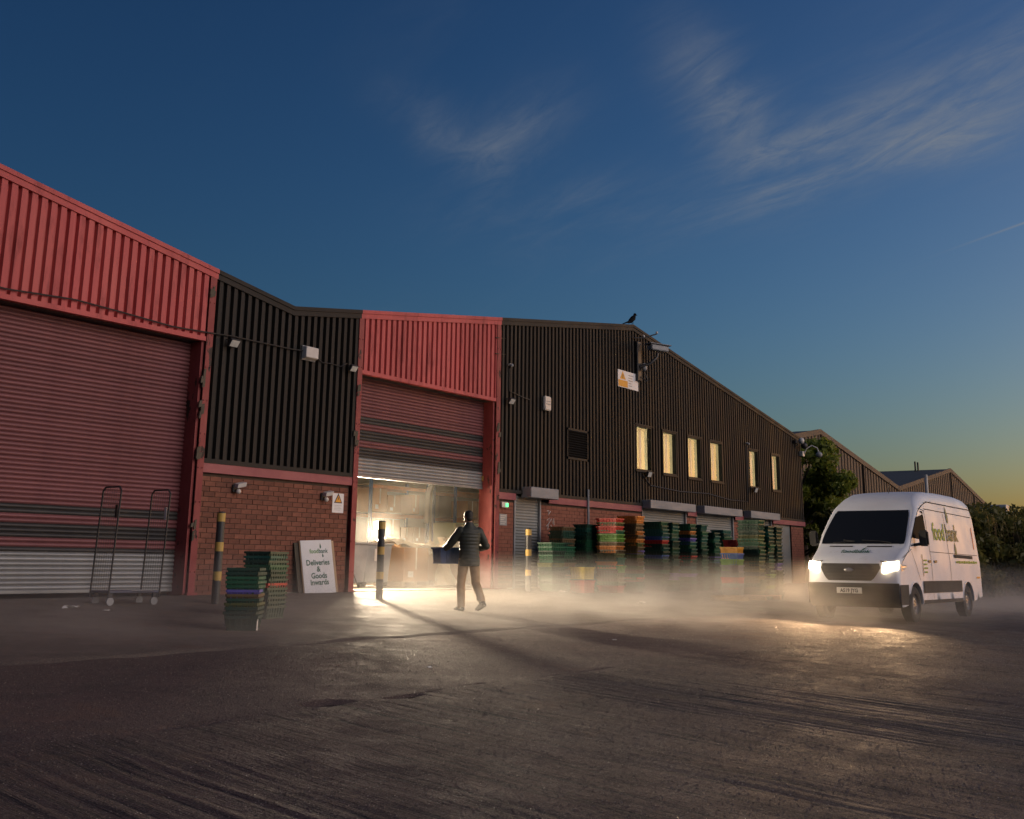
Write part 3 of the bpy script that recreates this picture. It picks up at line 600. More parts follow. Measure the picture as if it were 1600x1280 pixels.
tag(MB().tube([(5.66,-.095,5.55), (5.66,-.095,4.95), (6.3,-.095,4.86), (6.6,-.095,4.84)], .012, 5).build('cable', M['black_plastic']), 'thin cable dropping to the floodlight right of the doorway', 'cable')
def dome(x, z, label, y=-.082, s=.07):
    t = thing('camera_dome', label, 'security camera', (x, y, z)); MB().cyl((0,0,0), (0,-.06,0), s*.7, n=10).build('mount', M['white_plastic'], t, smooth=True)
    MB().ell((0,-.09,-.02), s, s, s).build('dome', M['grey_plastic'], t, smooth=True)
dome(5.64, 5.63, 'small round sensor high beside the red cladding', s=.05); dome(20.98, 4.98, 'small white sensor between the fourth and fifth lit windows', s=.05)
t = thing('alarm_box', 'white alarm box on black cladding above the louvre vent', 'alarm', (7.40, -.082, 4.83))
MB().box(-.15, -.10, -.19, .15, 0, .19).build('case', M['white_plastic'], t, bevel=.02, segs=2)
MB().box(-.10, -.112, -.03, .10, -.10, -.012).build('strip', M['grey_plastic'], t); MB().box(-.10, -.112, .05, .10, -.10, .06).build('strip', M['grey_plastic'], t)
for x, z, lab, k in ((-3.37, 1.95, 'twin wall light on brick beside the large shutter', 0), (-.97, 1.92, 'twin wall light on brick beside the warning sign', 1)):
    t = thing('wall_light', lab, 'wall light', (x, 0, z)); 
    MB().box(-.06, -.05, -.09, .06, 0, .06).build('base', M['dark_steel'], t, bevel=.01)
    MB().obox((.05,-.12,.05), (.09,-.02,.02), (.01,.07,.01), (0,-.01,.04)).build('lamp_head', M['white_plastic'], t, bevel=.008)
    MB().ell((.03,-.10,-.07), .05, .05, .05, 10, 8).build('sensor', M['white_plastic'], t, smooth=True)
def warn_sign(x0, z0, w, h, label, y=-.012):
    t = thing('warning_sign', label, 'sign', (x0, y, z0))
    MB().box(0, -.006, 0, w, .004, h).build('plate', M['sign_white'], t)
    cx, cz, s = w*.5, h*.72, w*.36
    MB().prism([(cx-s,-.009,cz-s*.72), (cx+s,-.009,cz-s*.72), (cx,-.009,cz+s*.95)], (0,.003,0)).build('triangle', M['ink'], t)
    s2 = s*.74; cz2 = cz-.01
    MB().prism([(cx-s2,-.012,cz2-s2*.66), (cx+s2,-.012,cz2-s2*.66), (cx,-.012,cz2+s2*.86)], (0,.003,0)).build('triangle_fill', M['orange_ink'], t)
    MB().box(cx-.01, -.014, cz2-s2*.1, cx+.01, -.012, cz2+s2*.45).build('mark', M['ink'], t)
    for k in range(4): MB().box(w*.2, -.008, h*(.36-.075*k), w*(.8-.1*(k % 2)), -.006, h*(.375-.075*k)).build('text_line', M['grey_plastic'], t)
warn_sign(-.66, 1.60, .34, .40, 'white warning sign with orange triangle on brick by the doorway', -.006)
t = thing('warning_sign', 'white and orange warning sign high on black cladding below the camera', 'sign', (11.42, -.082, 5.84))
MB().box(0, -.008, 0, 1.28, .004, .52).build('plate', M['sign_white'], t)
MB().box(.02, -.012, .02, .60, -.008, .22).build('orange_panel', M['orange_ink'], t)
MB().prism([(.12,-.012,.25), (.48,-.012,.25), (.30,-.012,.50)], (0,.004,0)).build('triangle', M['orange_ink'], t)
MB().box(.285, -.015, .29, .315, -.012, .41).build('mark', M['ink'], t)
for k in range(5): MB().box(.66, -.012, .40-.08*k, .66+(.30, .22, .26, .16, .2)[k], -.008, .425-.08*k).build('text_line', M['grey_plastic'], t)
# CCTV camera on its bracket under the ridge
t = thing('cctv_camera', 'large grey CCTV camera on bracket under the roof ridge', 'security camera', (12.75, -.082, 6.85))
MB().box(-.22, -.10, -.7, .02, 0, .55).build('back_plate', M['black_plastic'], t, bevel=.02)
MB().tube([(-.1,-.1,-.25), (.1,-.35,-.15), (.28,-.5,.06), (.34,-.5,.2)], .05, 8).build('arm', M['dark_steel'], t, smooth=True)
MB().obox((.36,-.5,.36), (.26,-.16,-.02), (.07,.13,0), (.0,0,.085)).build('camera_body', M['grey_plastic'], t, bevel=.02, segs=2)
MB().obox((.37,-.5,.47), (.32,-.20,-.02), (.10,.17,0), (0,0,.014)).build('sun_shield', M['box_grey'], t, bevel=.006)
MB().ell((.05,-.18,-.25), .09, .09, .13).build('junction_box', M['grey_plastic'], t, smooth=True)
MB().tube([(-.1,-.09,-.55), (.15,-.2,-.68), (.35,-.14,-.62), (.3,-.06,-.4)], .014, 5).build('cable_loop', M['black_plastic'], t)
MB().tube([(-.35,-.04,.62), (.05,-.2,.68), (.5,-.4,.86)], .022, 6).build('boom', M['dark_steel'], t)
for p in ((.0,-.2,.72), (.5,-.4,.9)): MB().ell(p, .04, .04, .045, 8, 6).build('fixing_cap', M['white_plastic'], t)
# cameras on the far corner
t = thing('cctv_camera', 'white CCTV camera on a swan neck at the far corner', 'security camera', (26.45, -.082, 5.05))
MB().box(-.10, -.14, -.10, .12, 0, .10).build('mount', M['white_plastic'], t, bevel=.01)
MB().tube([(.05,-.14,0), (.1,-.24,.22), (.2,-.42,.34), (.3,-.6,.24), (.34,-.66,.05)], .025, 7).build('neck', M['white_plastic'], t, smooth=True)
MB().ell((.34,-.66,-.03), .13, .13, .12).build('dome', M['grey_plastic'], t, smooth=True)
t = thing('cctv_camera', 'small round camera pair just below the far eave', 'security camera', (26.0, -.082, 5.48))
MB().box(-.3, -.12, -.06, -.05, 0, .06).build('mount', M['dark_steel'], t); MB().ell((.05,-.22,.05), .12, .12, .13).build('dome', M['white_plastic'], t, smooth=True); MB().ell((.35,-.22,-.12), .13, .13, .13).build('dome', M['dark_steel'], t, smooth=True)
# spikes on the right column
for i, z in enumerate((6.25, 5.83)):
    MB().cyl((5.0,-.10,z), (5.52,-.06,z+.06), .018, .006, n=6).build('spike', M['black_plastic'], wh)
# bits of bracket and torn metal up the columns
for x, z in ((-4.30,5.5), (-4.36,3.9), (-4.39,3.3), (-4.37,2.55), (-4.37,1.15), (-.12,4.2), (-.13,3.2), (5.2,3.9), (5.22,2.9)):
    mb = MB(); 
    for k in range(5): mb.obox((x+rnd.uniform(-.05,.05), -.105, z+rnd.uniform(-.13,.13)), (rnd.uniform(.02,.05),0,.01), (0,.014,0), (.01,.005,rnd.uniform(.03,.08)))
    mb.build('torn_bracket', M['timber_dark'], wh)
# exit sign and notice by the small door, downpipe, graffiti
t = thing('exit_light', 'small emergency light with green lamp beside the small shuttered door', 'light', (5.58, -.01, 2.05))
MB().box(-.14, -.06, -.07, .14, 0, .07).build('case', M['white_plastic'], t, bevel=.008); MB().box(.02, -.075, -.05, .12, -.06, .04).build('lamp', emat('green_lamp', (.12,1.0,.35), 1.6), t)
t = thing('notice', 'scratched grey notice plate under the green exit light', 'notice', (5.58, -.008, 1.68)); MB().box(-.16, -.004, -.14, .16, .004, .14).build('plate', M['grey_plastic'], t)
for k in range(5): MB().box(-.12, -.007, .09-.05*k, .12-.05*(k % 3), -.004, .105-.05*k).build('text_line', M['white_plastic'], t)
tag(MB().tube([(9.62,-.10,2.66), (9.62,-.10,2.40), (9.62,-.10,1.2), (9.62,-.10,-.02)], .035, 8).build('downpipe', M['box_grey']), 'thin grey downpipe on brick behind the crates', 'pipe')
mb = MB(); gr = [[(7.62,1.98),(7.72,2.0),(7.68,1.88),(7.80,1.98)], [(7.62,1.74),(7.74,1.80),(7.70,1.64),(7.84,1.78),(7.92,1.66)], [(7.60,1.58),(7.70,1.66),(7.66,1.5)], [(7.95,1.8),(7.97,1.62)], [(7.82,1.62),(7.90,1.48),(7.94,1.40)], [(7.78,1.26),(7.84,1.29),(7.86,1.24)]]
for g in gr: mb.tube([(x, -.008, z) for x, z in g], .010, 4)
tag(mb.build('graffiti', M['white_plastic']), 'white scribbled graffiti on brick right of the small shuttered door', 'graffiti')
# crow on the ridge
M['crow'] = pmat('crow_feathers', (.005,.005,.006), (.008,.008,.009), 9, rough=.8, spec=.1)
t = MB(); bx, bz = 12.47, 7.93
t.tube([(-.18,0,.02), (-.06,0,.10), (.06,0,.20), (.13,0,.29)], [.025,.075,.085,.045], 10); t.ell((.15,0,.33), .055,.045,.05,10,8); t.cyl((.19,0,.335), (.27,0,.32), .018, .003, n=6)
t.prism([(-.12,-.035,.10), (-.40,-.03,-.03), (-.42,-.02,-.06), (-.12,-.035,.04)], (0,.07,0)); t.cyl((.02,-.03,.12), (.02,-.03,-.01), .008, n=5); t.cyl((.04,.03,.12), (.04,.03,-.01), .008, n=5)
tag(t.build('crow', M['crow'], loc=(bx,-.02,bz), rot=(0,0,R(-12)), smooth=True), 'black crow perched on the roof ridge', 'bird')

# ------------------------------------------------------------------ things in front
def bollard(x, y, label, torn=False):
    z = gz(y); t = thing('bollard', label, 'bollard', (x, y, z - .03), group='striped bollards'); H = 1.53; r = .07
    mb = MB().cyl((0,0,0), (0,0,H), r, n=20); mb.ell((0,0,H), r, r, .02, 20, 6); mb.build('post', M['bollard'], t, smooth=True)
    for k, (a, b) in enumerate(((1.38,1.52), (.89,1.04), (.42,.56))):
        n = 20; mb = MB(); vs = []
        for zz in (a, b): vs += [((r+.003)*math.cos(2*math.pi*i/n), (r+.003)*math.sin(2*math.pi*i/n), zz + (rnd.uniform(-.05,.02) if torn and k == 2 and zz == a else 0)) for i in range(n)]
        mb.add(vs, [(i, (i+1) % n, n+(i+1) % n, n+i) for i in range(n)]); mb.build('yellow_band', M['yellow_band'], t, smooth=True, recalc=False)
bollard(-5.03, -1.58, 'black and yellow bollard with torn lowest band before the brick panel', True)
bollard(-.92, -1.61, 'black and yellow bollard standing before the open doorway')
bollard(5.33, -.95, 'black and yellow bollard in front of the small shuttered door')
# roll cage
t = thing('roll_cage', 'wire roll cage trolley parked before the large red shutter', 'trolley', (-6.66, -1.34, gz(-1.34)), R(-4))
W, D, H = .45, .25, 1.80
MB().box(-W, -D, .19, W, D, .225).build('platform', pmat('cage_platform', (.09,.10,.15), (.06,.065,.10), 5, rough=.5), t, bevel=.006)
for sx in (-1, 1):
    lean = .05*1
    def fp(y, z): return (sx*W + (z-.2)*.04, y, z)
    MB().tube([fp(-D,.12), fp(-D,.9), fp(-D,H-.06), fp(-D+.06,H), fp(D-.06,H), fp(D,H-.06), fp(D,.9), fp(D,.12)], .015, 7).build('end_frame', M['dark_steel'], t)
    mb = MB()
    for k in range(1, 8): y = -D + 2*D*k/8; mb.cyl(fp(y,.22), fp(y,H-.02), .0024, n=4, caps=False)
    for k in range(1, 22): z = .22 + (H-.24)*k/22; mb.cyl(fp(-D,z), fp(D,z), .002, n=4, caps=False)
    mb.build('wire_mesh', M['dark_steel'], t)
    MB().box(sx*W+.03, -D+.03, 1.32, sx*W+.045, -D+.08, 1.52).build('tag_plate', M['paper'] if sx > 0 else M['black_plastic'], t)
for sx in (-1, 1):
    for sy in (-1, 1):
        c = MB().box(sx*(W-.06)-.03, sy*(D-.05)-.02, .12, sx*(W-.06)+.03, sy*(D-.05)+.02, .19).build('caster', M['dark_steel'], t)
        MB().cyl((sx*(W-.06), sy*(D-.05)-.018, .065), (sx*(W-.06), sy*(D-.05)+.018, .065), .062, n=14).build('wheel', M['grey_plastic'], c, smooth=True)
MB().box(-.05, -.28, .226, .30, -.12, .229).build('label_sheet', M['sign_white'], t)
# foodbank board leaning on the bricks
def drop(fn, cx, cz, h, w, lean=0.):
    n = 14; pts = []
    for i in range(n):
        a = 2*math.pi*i/n; s = math.sin(a/2)
        pts.append((w/2*math.sin(a)*s**1.3, h/2*math.cos(a)))
    mb = MB(); return mb.add([fn(cx+p[0]+lean*p[1], cz+p[1]) for p in pts], [tuple(range(n))])
BL = R(8)
t = thing('sign_board', 'white deliveries sign board on timber frame leaning on brick by the doorway', 'sign', (-1.20, -.32, gz(-.32)+.012), R(-6))
t.rotation_euler = (-R(10), R(-2.5), R(-6))
bw, bh = .80, 1.05
MB().box(-bw/2-.02, .012, .0, -bw/2+.08, .05, bh+.0).build('batten', M['timber'], t)
MB().box(bw/2-.06, .012, -.0, bw/2+.07, .05, bh-.02).build('batten', M['timber'], t)
MB().box(-bw/2-.12, .05, .02, bw/2+.03, .075, bh-.03).build('back_panel', M['timber_dark'], t)
MB().box(-bw/2, 0, -.005, bw/2, .012, bh).build('panel', M['sign_white'], t)
def bf(x, z): return (x, -.003, z)
text_mb('Deliveries', .150, lambda a, b: bf(a, .555+b), bold=.0035).build('lettering', M['sign_green'], t, recalc=False)
text_mb('&', .150, lambda a, b: bf(a, .425+b), bold=.0035).build('lettering', M['sign_green'], t, recalc=False)
text_mb('Goods', .150, lambda a, b: bf(a, .295+b), bold=.0035).build('lettering', M['sign_green'], t, recalc=False)
text_mb('Inwards', .150, lambda a, b: bf(a, .165+b), bold=.0035).build('lettering', M['sign_green'], t, recalc=False)
text_mb('food', .125, lambda a, b: bf(-.19+a, .79+b), 'LEFT', .002).build('logo_text', M['leaf_green_ink'], t, recalc=False)
text_mb('bank', .125, lambda a, b: bf(.045+a, .79+b), 'LEFT', .002).build('logo_text', M['sign_green'], t, recalc=False)
drop(bf, .10, .935, .11, .055).build('logo_drop', M['sign_green'], t, recalc=False); drop(bf, .145, .745, .08, .055).build('logo_drop', M['sign_green'], t, recalc=False)
# litter
for x, y, s, lab in ((-7.9,-1.75,.16,'crumpled white paper on the ground before the large shutter'), (-7.6,-2.2,.08,'scrap of paper nearer the camera than the roll cage'), (5.6,-3.9,.14,'pale scrap of litter before the crate stacks'), (6.3,-1.35,.16,'white litter beside the bollard by the small door'), (-4.0,-8.6,.05,'tiny paper scrap on the open yard'), (-8.9,-9.2,.05,'small stone chip on the open yard')):
    mb = MB(); n = 5
    mb.add([(rnd.uniform(-s,s)*.3 + s*1.6*(i/n-.5), rnd.uniform(-.2,.2)*s + s*.8*(j/3-.5), rnd.uniform(.005,.05)*(s/.16)) for j in range(4) for i in range(n+1)], [(j*(n+1)+i, j*(n+1)+i+1, (j+1)*(n+1)+i+1, (j+1)*(n+1)+i) for j in range(3) for i in range(n)])
    tag(mb.build('litter', M['paper'], loc=(x, y, gz(y)+.018), recalc=False), lab, 'litter')
# ---- crates
def crate_mesh(L=.60, Wd=.40, H=.185, ribs=True):
    mb = MB(); tp = .90
    def wall(p0, p1, q0, q1, nrm, nr):
        # p top corners, q bottom corners (inner); thin slab
        mb.add([p0, p1, q1, q0], [(0,1,2,3)])
    l, w = L/2, Wd/2; lb, wb = l*tp, w*tp
    T = [(-l,-w,H), (l,-w,H), (l,w,H), (-l,w,H)]; B = [(-lb,-wb,0), (lb,-wb,0), (lb,wb,0), (-lb,wb,0)]
    mb.add(B, [(0,1,2,3)])
    for i in range(4):
        j = (i+1) % 4; mb.add([T[i], T[j], B[j], B[i]], [(0,1,2,3)])
    e = .016
    for a in (-1, 1):     # rim
        mb.box(-l-e, a*w-(.006 if a > 0 else e), H-.034, l+e, a*w+(e if a > 0 else .006), H)
        mb.box(a*l-(.006 if a > 0 else e), -w-e, H-.034, a*l+(e if a > 0 else .006), w+e, H)
        if ribs:
            for k in range(7):
                x = -l + L*(k+.5)/7; mb.add([(x-.012, a*(w+.009), H-.03), (x+.012, a*(w+.009), H-.03), (x*tp+.012, a*(wb+.009), .0), (x*tp-.012, a*(wb+.009), .0), (x-.012, a*(w-.004), H-.03), (x+.012, a*(w-.004), H-.03), (x*tp+.012, a*(wb-.004), 0), (x*tp-.012, a*(wb-.004), 0)], [(0,1,2,3), (0,3,7,4), (1,5,6,2)])
            for k in range(5):
                y = -w + Wd*(k+.5)/5; mb.add([(a*(l+.009), y-.012, H-.03), (a*(l+.009), y+.012, H-.03), (a*(lb+.009), y*tp+.012, 0), (a*(lb+.009), y*tp-.012, 0), (a*(l-.004), y-.012, H-.03), (a*(l-.004), y+.012, H-.03), (a*(lb-.004), y*tp+.012, 0), (a*(lb-.004), y*tp-.012, 0)], [(0,1,2,3), (0,3,7,4), (1,5,6,2)])
    # hand holes as darker slots would be openings; a lower band keeps the outline
    mb.box(-lb-.010, -wb-.010, .0, lb+.010, wb+.010, .018)
    return mb.mesh('crate')
CM = crate_mesh(); CM2 = crate_mesh(.60, .40, .30)
def crate(x, y, z, rz, col, label, group, me=None):
    o = obj('crate', me or CM, M['crate_'+col], None, (x, y, z), (0, 0, rz), objmat=True)
    return tag(o, label, 'crate', group)
CNAME = dict(green='green', dgreen='dark green', teal='teal green', lgreen='lime green', purple='purple', blue='blue', red='red', orange='orange', amber='amber', brown='brown', grey='grey', yellow='yellow', olive='olive')
def stack(x, y, rz, cols, pitch, where, z0=None, jit=.024, me=None):
    z = gz(y) if z0 is None else z0
    cnt = {}
    for c in cols: cnt[c] = cnt.get(c, 0) + 1
    ORD = ['topmost', 'second', 'third', 'fourth', 'fifth', 'sixth', 'seventh', 'eighth', 'ninth', 'tenth', 'eleventh', 'twelfth', 'thirteenth', 'fourteenth', 'fifteenth', 'sixteenth', 'seventeenth', 'eighteenth', 'nineteenth', 'twentieth']
    for i, c in enumerate(cols):
        k = len(cols) - 1 - i
        if cnt[c] == 1: lab = 'the one %s tray %s' % (CNAME[c], where)
        else: lab = ('%s tray, topmost %s' % (CNAME[c], where)) if k == 0 else ('%s tray, %s from top %s' % (CNAME[c], ORD[k], where))
        crate(x + rnd.uniform(-jit, jit), y + rnd.uniform(-jit, jit), z + .012, rz + rnd.uniform(-.05, .05), c, lab, 'trays %s' % where, me); z += pitch
def mixcol(n, base, acc, p=.22):
    out = [];
    for i in range(n): out.append(rnd.choice(acc) if rnd.random() < p else rnd.choice(base))
    return out
G = ['green', 'dgreen', 'teal', 'dgreen']
stack(-7.42, -4.86, R(38), ['dgreen','dgreen','dgreen','olive','dgreen','brown','purple','green','green','green','dgreen','dgreen'], .056, 'in the stack nearest the camera', jit=.006)
stack(-5.88, -3.62, R(20), ['dgreen']*5 + ['red'] + ['dgreen','dgreen','dgreen','green','dgreen','teal','dgreen'], .066, 'in the stack beside the sign board', jit=.01)
tag(MB().box(0, -.002, 0, .11, .0, .15).build('paper_label', M['paper'], loc=(-7.50,-5.19,gz(-4.86)+.02), rot=(0, R(8), R(38))), 'white paper label stuck low on the nearest tray stack', 'label')
# against the wall
stack(6.40, -.95, 0, mixcol(11, ['dgreen','green'], ['olive']), .10, 'in the low stack beside the small door')
stack(7.25, -.72, 0, mixcol(15, ['dgreen','green'], ['brown'], .2), .10, 'in the stack just right of the graffiti')
stack(8.05, -.95, 0, mixcol(16, G, ['dgreen'], .2), .10, 'in the stack before the downpipe')
crate(7.05, -1.45, gz(-1.45)+.34, R(5), 'yellow', 'yellow tray on top of a red tray before the wall stacks', 'loose trays by the wall', CM2)
crate(7.05, -1.45, gz(-1.45)+.012, R(3), 'red', 'red tray under the yellow tray before the wall stacks', 'loose trays by the wall', CM2)
stack(8.20, -1.62, R(90), mixcol(18, ['green','lgreen','olive','brown','dgreen'], ['orange','red'], .3), .10, 'in the mixed stack left of the orange topped one')
stack(9.28, -1.62, R(90), ['teal','teal','red','green','brown','olive','brown','brown','olive','purple','brown','olive','orange','brown','orange','brown','brown','orange','orange'], .10, 'in the orange topped stack')
stack(10.67, -1.66, R(90), ['dgreen','green','dgreen','dgreen','green','dgreen','dgreen','green','blue','dgreen','teal','dgreen','red','blue','teal','teal','dgreen','green'], .10, 'in the stack with red and blue bands')
stack(11.40, -1.62, R(90), ['teal','teal','green','purple','purple','dgreen','teal','teal','dgreen','teal','green','teal','dgreen','teal','teal','green','teal','dgreen'], .10, 'in the teal stack with two purple trays')
stack(12.53, -1.62, R(90), ['dgreen','green','teal','purple','green','teal','dgreen','green','red','dgreen','teal','green','teal','purple','dgreen','orange','dgreen','green'], .10, 'in the stack with purple and orange trays')
stack(13.20, -1.66, R(90), mixcol(18, G, ['purple'], .1), .10, 'in the plain stack behind the red boxes')
stack(13.95, -1.72, R(90), mixcol(16, G, ['orange','purple'], .15), .10, 'in the shorter stack left of the red boxes')
stack(14.95, -1.72, 0, mixcol(17, G, ['lgreen'], .2), .10, 'in the lime topped stack behind the red boxes')
# front pallet group
PAL = thing('pallet', 'broken timber pallet under the front crate stacks', 'pallet', (10.95, -4.25, gz(-4.25)+.02), R(2))
for k in range(6): MB().box(-1.35, -.5+k*.18, .10, 1.2, -.5+k*.18+.11, .122).build('board', M['pallet'], PAL)
for k in range(3):
    MB().box(-1.3+k*1.15, -.5, .0, -1.2+k*1.15, .51, .10).build('bearer', M['pallet'], PAL)
BM = crate_mesh(.50, .36, .30)
for i, c in enumerate(['grey', 'red', 'grey', 'grey', 'lgreen', 'blue', 'amber']):
    crate(10.55, -3.98, gz(-4.25)+.145+i*.155, R(90)+rnd.uniform(-.02,.02), c, {'red':'red box low in the rainbow coloured box stack', 'lgreen':'lime green box in the rainbow coloured box stack', 'blue':'blue box in the rainbow coloured box stack', 'amber':'amber box topping the rainbow coloured box stack'}.get(c, ['lowest grey box in the rainbow coloured box stack', '', 'middle grey box in the rainbow coloured box stack', 'upper grey box in the rainbow coloured box stack', '', '', ''][i]), 'rainbow coloured box stack', BM)
for k in range(2): crate(12.05, -3.45, gz(-3.45)+1.05+k*.20, R(90), 'red', ['lower bright red box standing on the short tray stack', 'upper bright red box standing on the short tray stack'][k], 'two bright red boxes', CM2)
stack(12.05, -3.45, R(90), ['dgreen']*9, .10, 'under the two bright red boxes')
stack(11.40, -4.18, R(90), mixcol(19, ['dgreen','green','dgreen','olive'], ['green'], .1), .098, 'in the tall dark stack on the pallet', gz(-4.25)+.145)
stack(11.95, -4.22, R(90), ['green','green','lgreen','teal','green','lgreen','green','dgreen','dgreen','green','teal','dgreen','dgreen','green','dgreen','dgreen','teal','teal','dgreen'], .098, 'in the bright green stack next to the van')
stack(12.50, -4.24, R(90), ['dgreen']*7 + ['grey','purple'] + ['dgreen']*10, .098, 'in the outermost stack next to the van')
# ------------------------------------------------------------------ inside the doorway
def bin_(x, y, label, paper=False):
    t = thing('wheeled_bin', label, 'bin', (x, y, .012), R(-8)); mb = MB(); w, d, h = .44, .40, 1.0
    mb.add([(-w*.88,-d*.8,.10),(w*.88,-d*.8,.10),(w*.88,d*.8,.10),(-w*.88,d*.8,.10),(-w,-d,h),(w,-d,h),(w,d,h),(-w,d,h)], [(0,3,2,1),(4,5,6,7),(0,1,5,4),(1,2,6,5),(2,3,7,6),(3,0,4,7)])
    mb.build('body', M['grey_plastic'], t, bevel=.02); MB().box(-w-.03, -d-.03, h, w+.03, d+.03, h+.05).build('lid', M['grey_plastic'], t, bevel=.015)
    for s in (-1, 1): MB().cyl((s*.30,-d*.6,.09), (s*.38,-d*.6,.09), .085, n=14).build('wheel', M['black_plastic'], t)
    if paper: MB().box(-.13, -d*.95-.012, .62, .13, -d*.95+.0, .95).build('paper_notice', M['paper'], t)
bin_(2.55, 2.55, 'grey wheeled bin just inside the doorway on the left'); bin_(3.55, 2.65, 'grey wheeled bin with paper notice behind the middle bollard', True)
def pallet(x, y, label, w=.55, d=.5):
    t = thing('pallet', label, 'pallet', (x, y, .012))
    for k in range(5): MB().box(-w, -d+k*d*.45, .10, w, -d+k*d*.45+.11, .12).build('board', M['pallet'], t)
    for k in (-1, 0, 1): MB().box(k*(w-.06)-.05, -d, 0, k*(w-.06)+.05, d*.92, .10).build('bearer', M['pallet'], t)
pallet(4.95, 2.75, 'pallet under the big cardboard box in the doorway'); pallet(6.75, 3.0, 'pallet under the film wrapped load')
def cardbox(x, y, z, w, d, h, label, rz=0, group=None):
    t = thing('cardboard_box', label, 'box', (x, y, z), rz, group); MB().box(-w/2, -d/2, 0, w/2, d/2, h).build('carton', M['card'], t, bevel=.006)
    MB().box(-w/2-.002, -d/2-.003, h*.0+.01, -w/2+.0, d/2, h).build('side_face', M['card'], t) if False else None
    MB().box(-.03, -d/2-.003, h*.35, .03, -d/2, h).build('tape', M['film'], t)
    MB().box(-w*.32, -d/2-.002, h*.12, -w*.1, -d/2, h*.3).build('label_patch', M['paper'], t)
cardbox(4.95, 2.7, .134, 1.0, .9, .84, 'big cardboard box on pallet behind the middle bollard')
cardbox(6.75, 3.0, .134, .95, .85, .80, 'dark cardboard load partly covered by hanging plastic film')
cardbox(8.1, 3.4, .014, .8, .7, .62, 'low cardboard box on the floor behind the man')
mb = MB()
def filmP(u, v):
    x = 6.15 + u*.75 + .12*math.sin(v*5+u*3); z = 1.25*(1-v)**1.2 + .02; y = 2.53 - .18*v - .10*math.sin(u*9+v*4) - .05*math.sin(u*23)
    return (x - .18*v + .1*v*v, y, max(z, .03))
mb.grid(filmP, 26, 22); tag(mb.build('plastic_film', M['film'], smooth=True, recalc=False), 'pale plastic film hanging off the load in the doorway', 'film')
mb = MB(); mb.grid(lambda u, v: (4.3 + 2.5*u, 2.35 + .9*v, 1.02 + .16*math.sin(u*5+1)*math.sin(v*3) + .05*math.sin(u*17+v*9) + (.14 if u > .75 else 0)), 24, 10)
tag(mb.build('plastic_film', M['film'], smooth=True, recalc=False), 'crumpled plastic film lying over the big cardboard box', 'film')
# racking
rr = random.Random(3)
for i, (x, y, n) in enumerate(((5.2, 6.6, 3), (9.6, 7.2, 3), (13.6, 7.0, 2))):
    t = thing('storage_rack', ['steel storage rack at the left of the hall', 'steel storage rack in the middle of the hall', 'steel storage rack at the right of the hall'][i], 'rack', (x, y, .012))
    for sx in (-1.4, 1.4):
        for sy in (-.45, .45): MB().box(sx-.04, sy-.04, 0, sx+.04, sy+.04, 3.1).build('upright', M['crate_blue'], t)
    for z in (1.15, 2.05, 2.9):
        for sy in (-.45, .45): MB().box(-1.4, sy-.025, z-.1, 1.4, sy+.025, z).build('beam', M['crate_orange'], t)
        MB().box(-1.38, -.45, z, 1.38, .45, z+.02).build('shelf', M['pallet'], t)
    for zi, z in enumerate((.02, 1.18, 2.08)):
        xx = -1.25; bi = 0
        while xx < 1.0:
            w = rr.uniform(.4, .75); h = rr.uniform(.4, .72)
            if rr.random() < .86: cardbox(x+xx+w/2, y-.05, .012+z+.012, w-.04, .7, h, 'cardboard box, %s from the left on the %s shelf of the %s rack' % (['first', 'second', 'third', 'fourth', 'fifth', 'sixth'][bi], ['bottom', 'middle', 'top'][zi], ['left', 'middle', 'right'][i]), 0, 'boxes on the %s rack' % ['left', 'middle', 'right'][i])
            xx += w; bi += 1
t = thing('cabinet', 'pale green metal cabinet inside the hall behind the man', 'cabinet', (9.9, 4.6, .012)); MB().box(-.8, -.4, 0, .8, .4, 1.75).build('carcass', pmat('pale_green_metal', (.42,.46,.32), (.36,.40,.27), 2, rough=.5), t, bevel=.01)
for s in (-1, 1): MB().box(s*.4-.37, -.415, .08, s*.4+.37, -.40, 1.70).build('door', M['shutter_grey'] if s > 0 else M['inner_wall'], t); 
tag(MB().tube([(9.35,5.2,4.9), (9.35,5.2,3.4), (9.3,5.2,3.0), (9.0,5.15,2.65), (8.95,5.15,2.3), (8.95,5.15,1.75)], .10, 12).build('duct', M['chrome'], smooth=True), 'shiny bent metal duct hanging inside the hall', 'duct')
for i, (x, y) in enumerate(((3.2,2.2), (3.2,6.0), (7.5,3.2), (7.5,7.5), (11.2,5.0))):
    t = thing('batten_light', ['lit batten nearest the doorway', 'lit batten deeper on the left of the hall', 'lit batten over the middle of the hall', 'lit batten deep in the middle of the hall', 'lit batten at the right of the hall'][i], 'ceiling light', (x, y, 4.9))
    MB().box(-.75, -.07, .02, .75, .07, .10).build('housing', M['white_plastic'], t); MB().box(-.72, -.055, -.01, .72, .055, .02).build('diffuser', M['white_tube'], t)
    MB().cyl((-.5,0,.1), (-.5,0,.46), .008, n=5).build('hanger', M['chrome'], t); MB().cyl((.5,0,.1), (.5,0,.46), .008, n=5).build('hanger', M['chrome'], t)
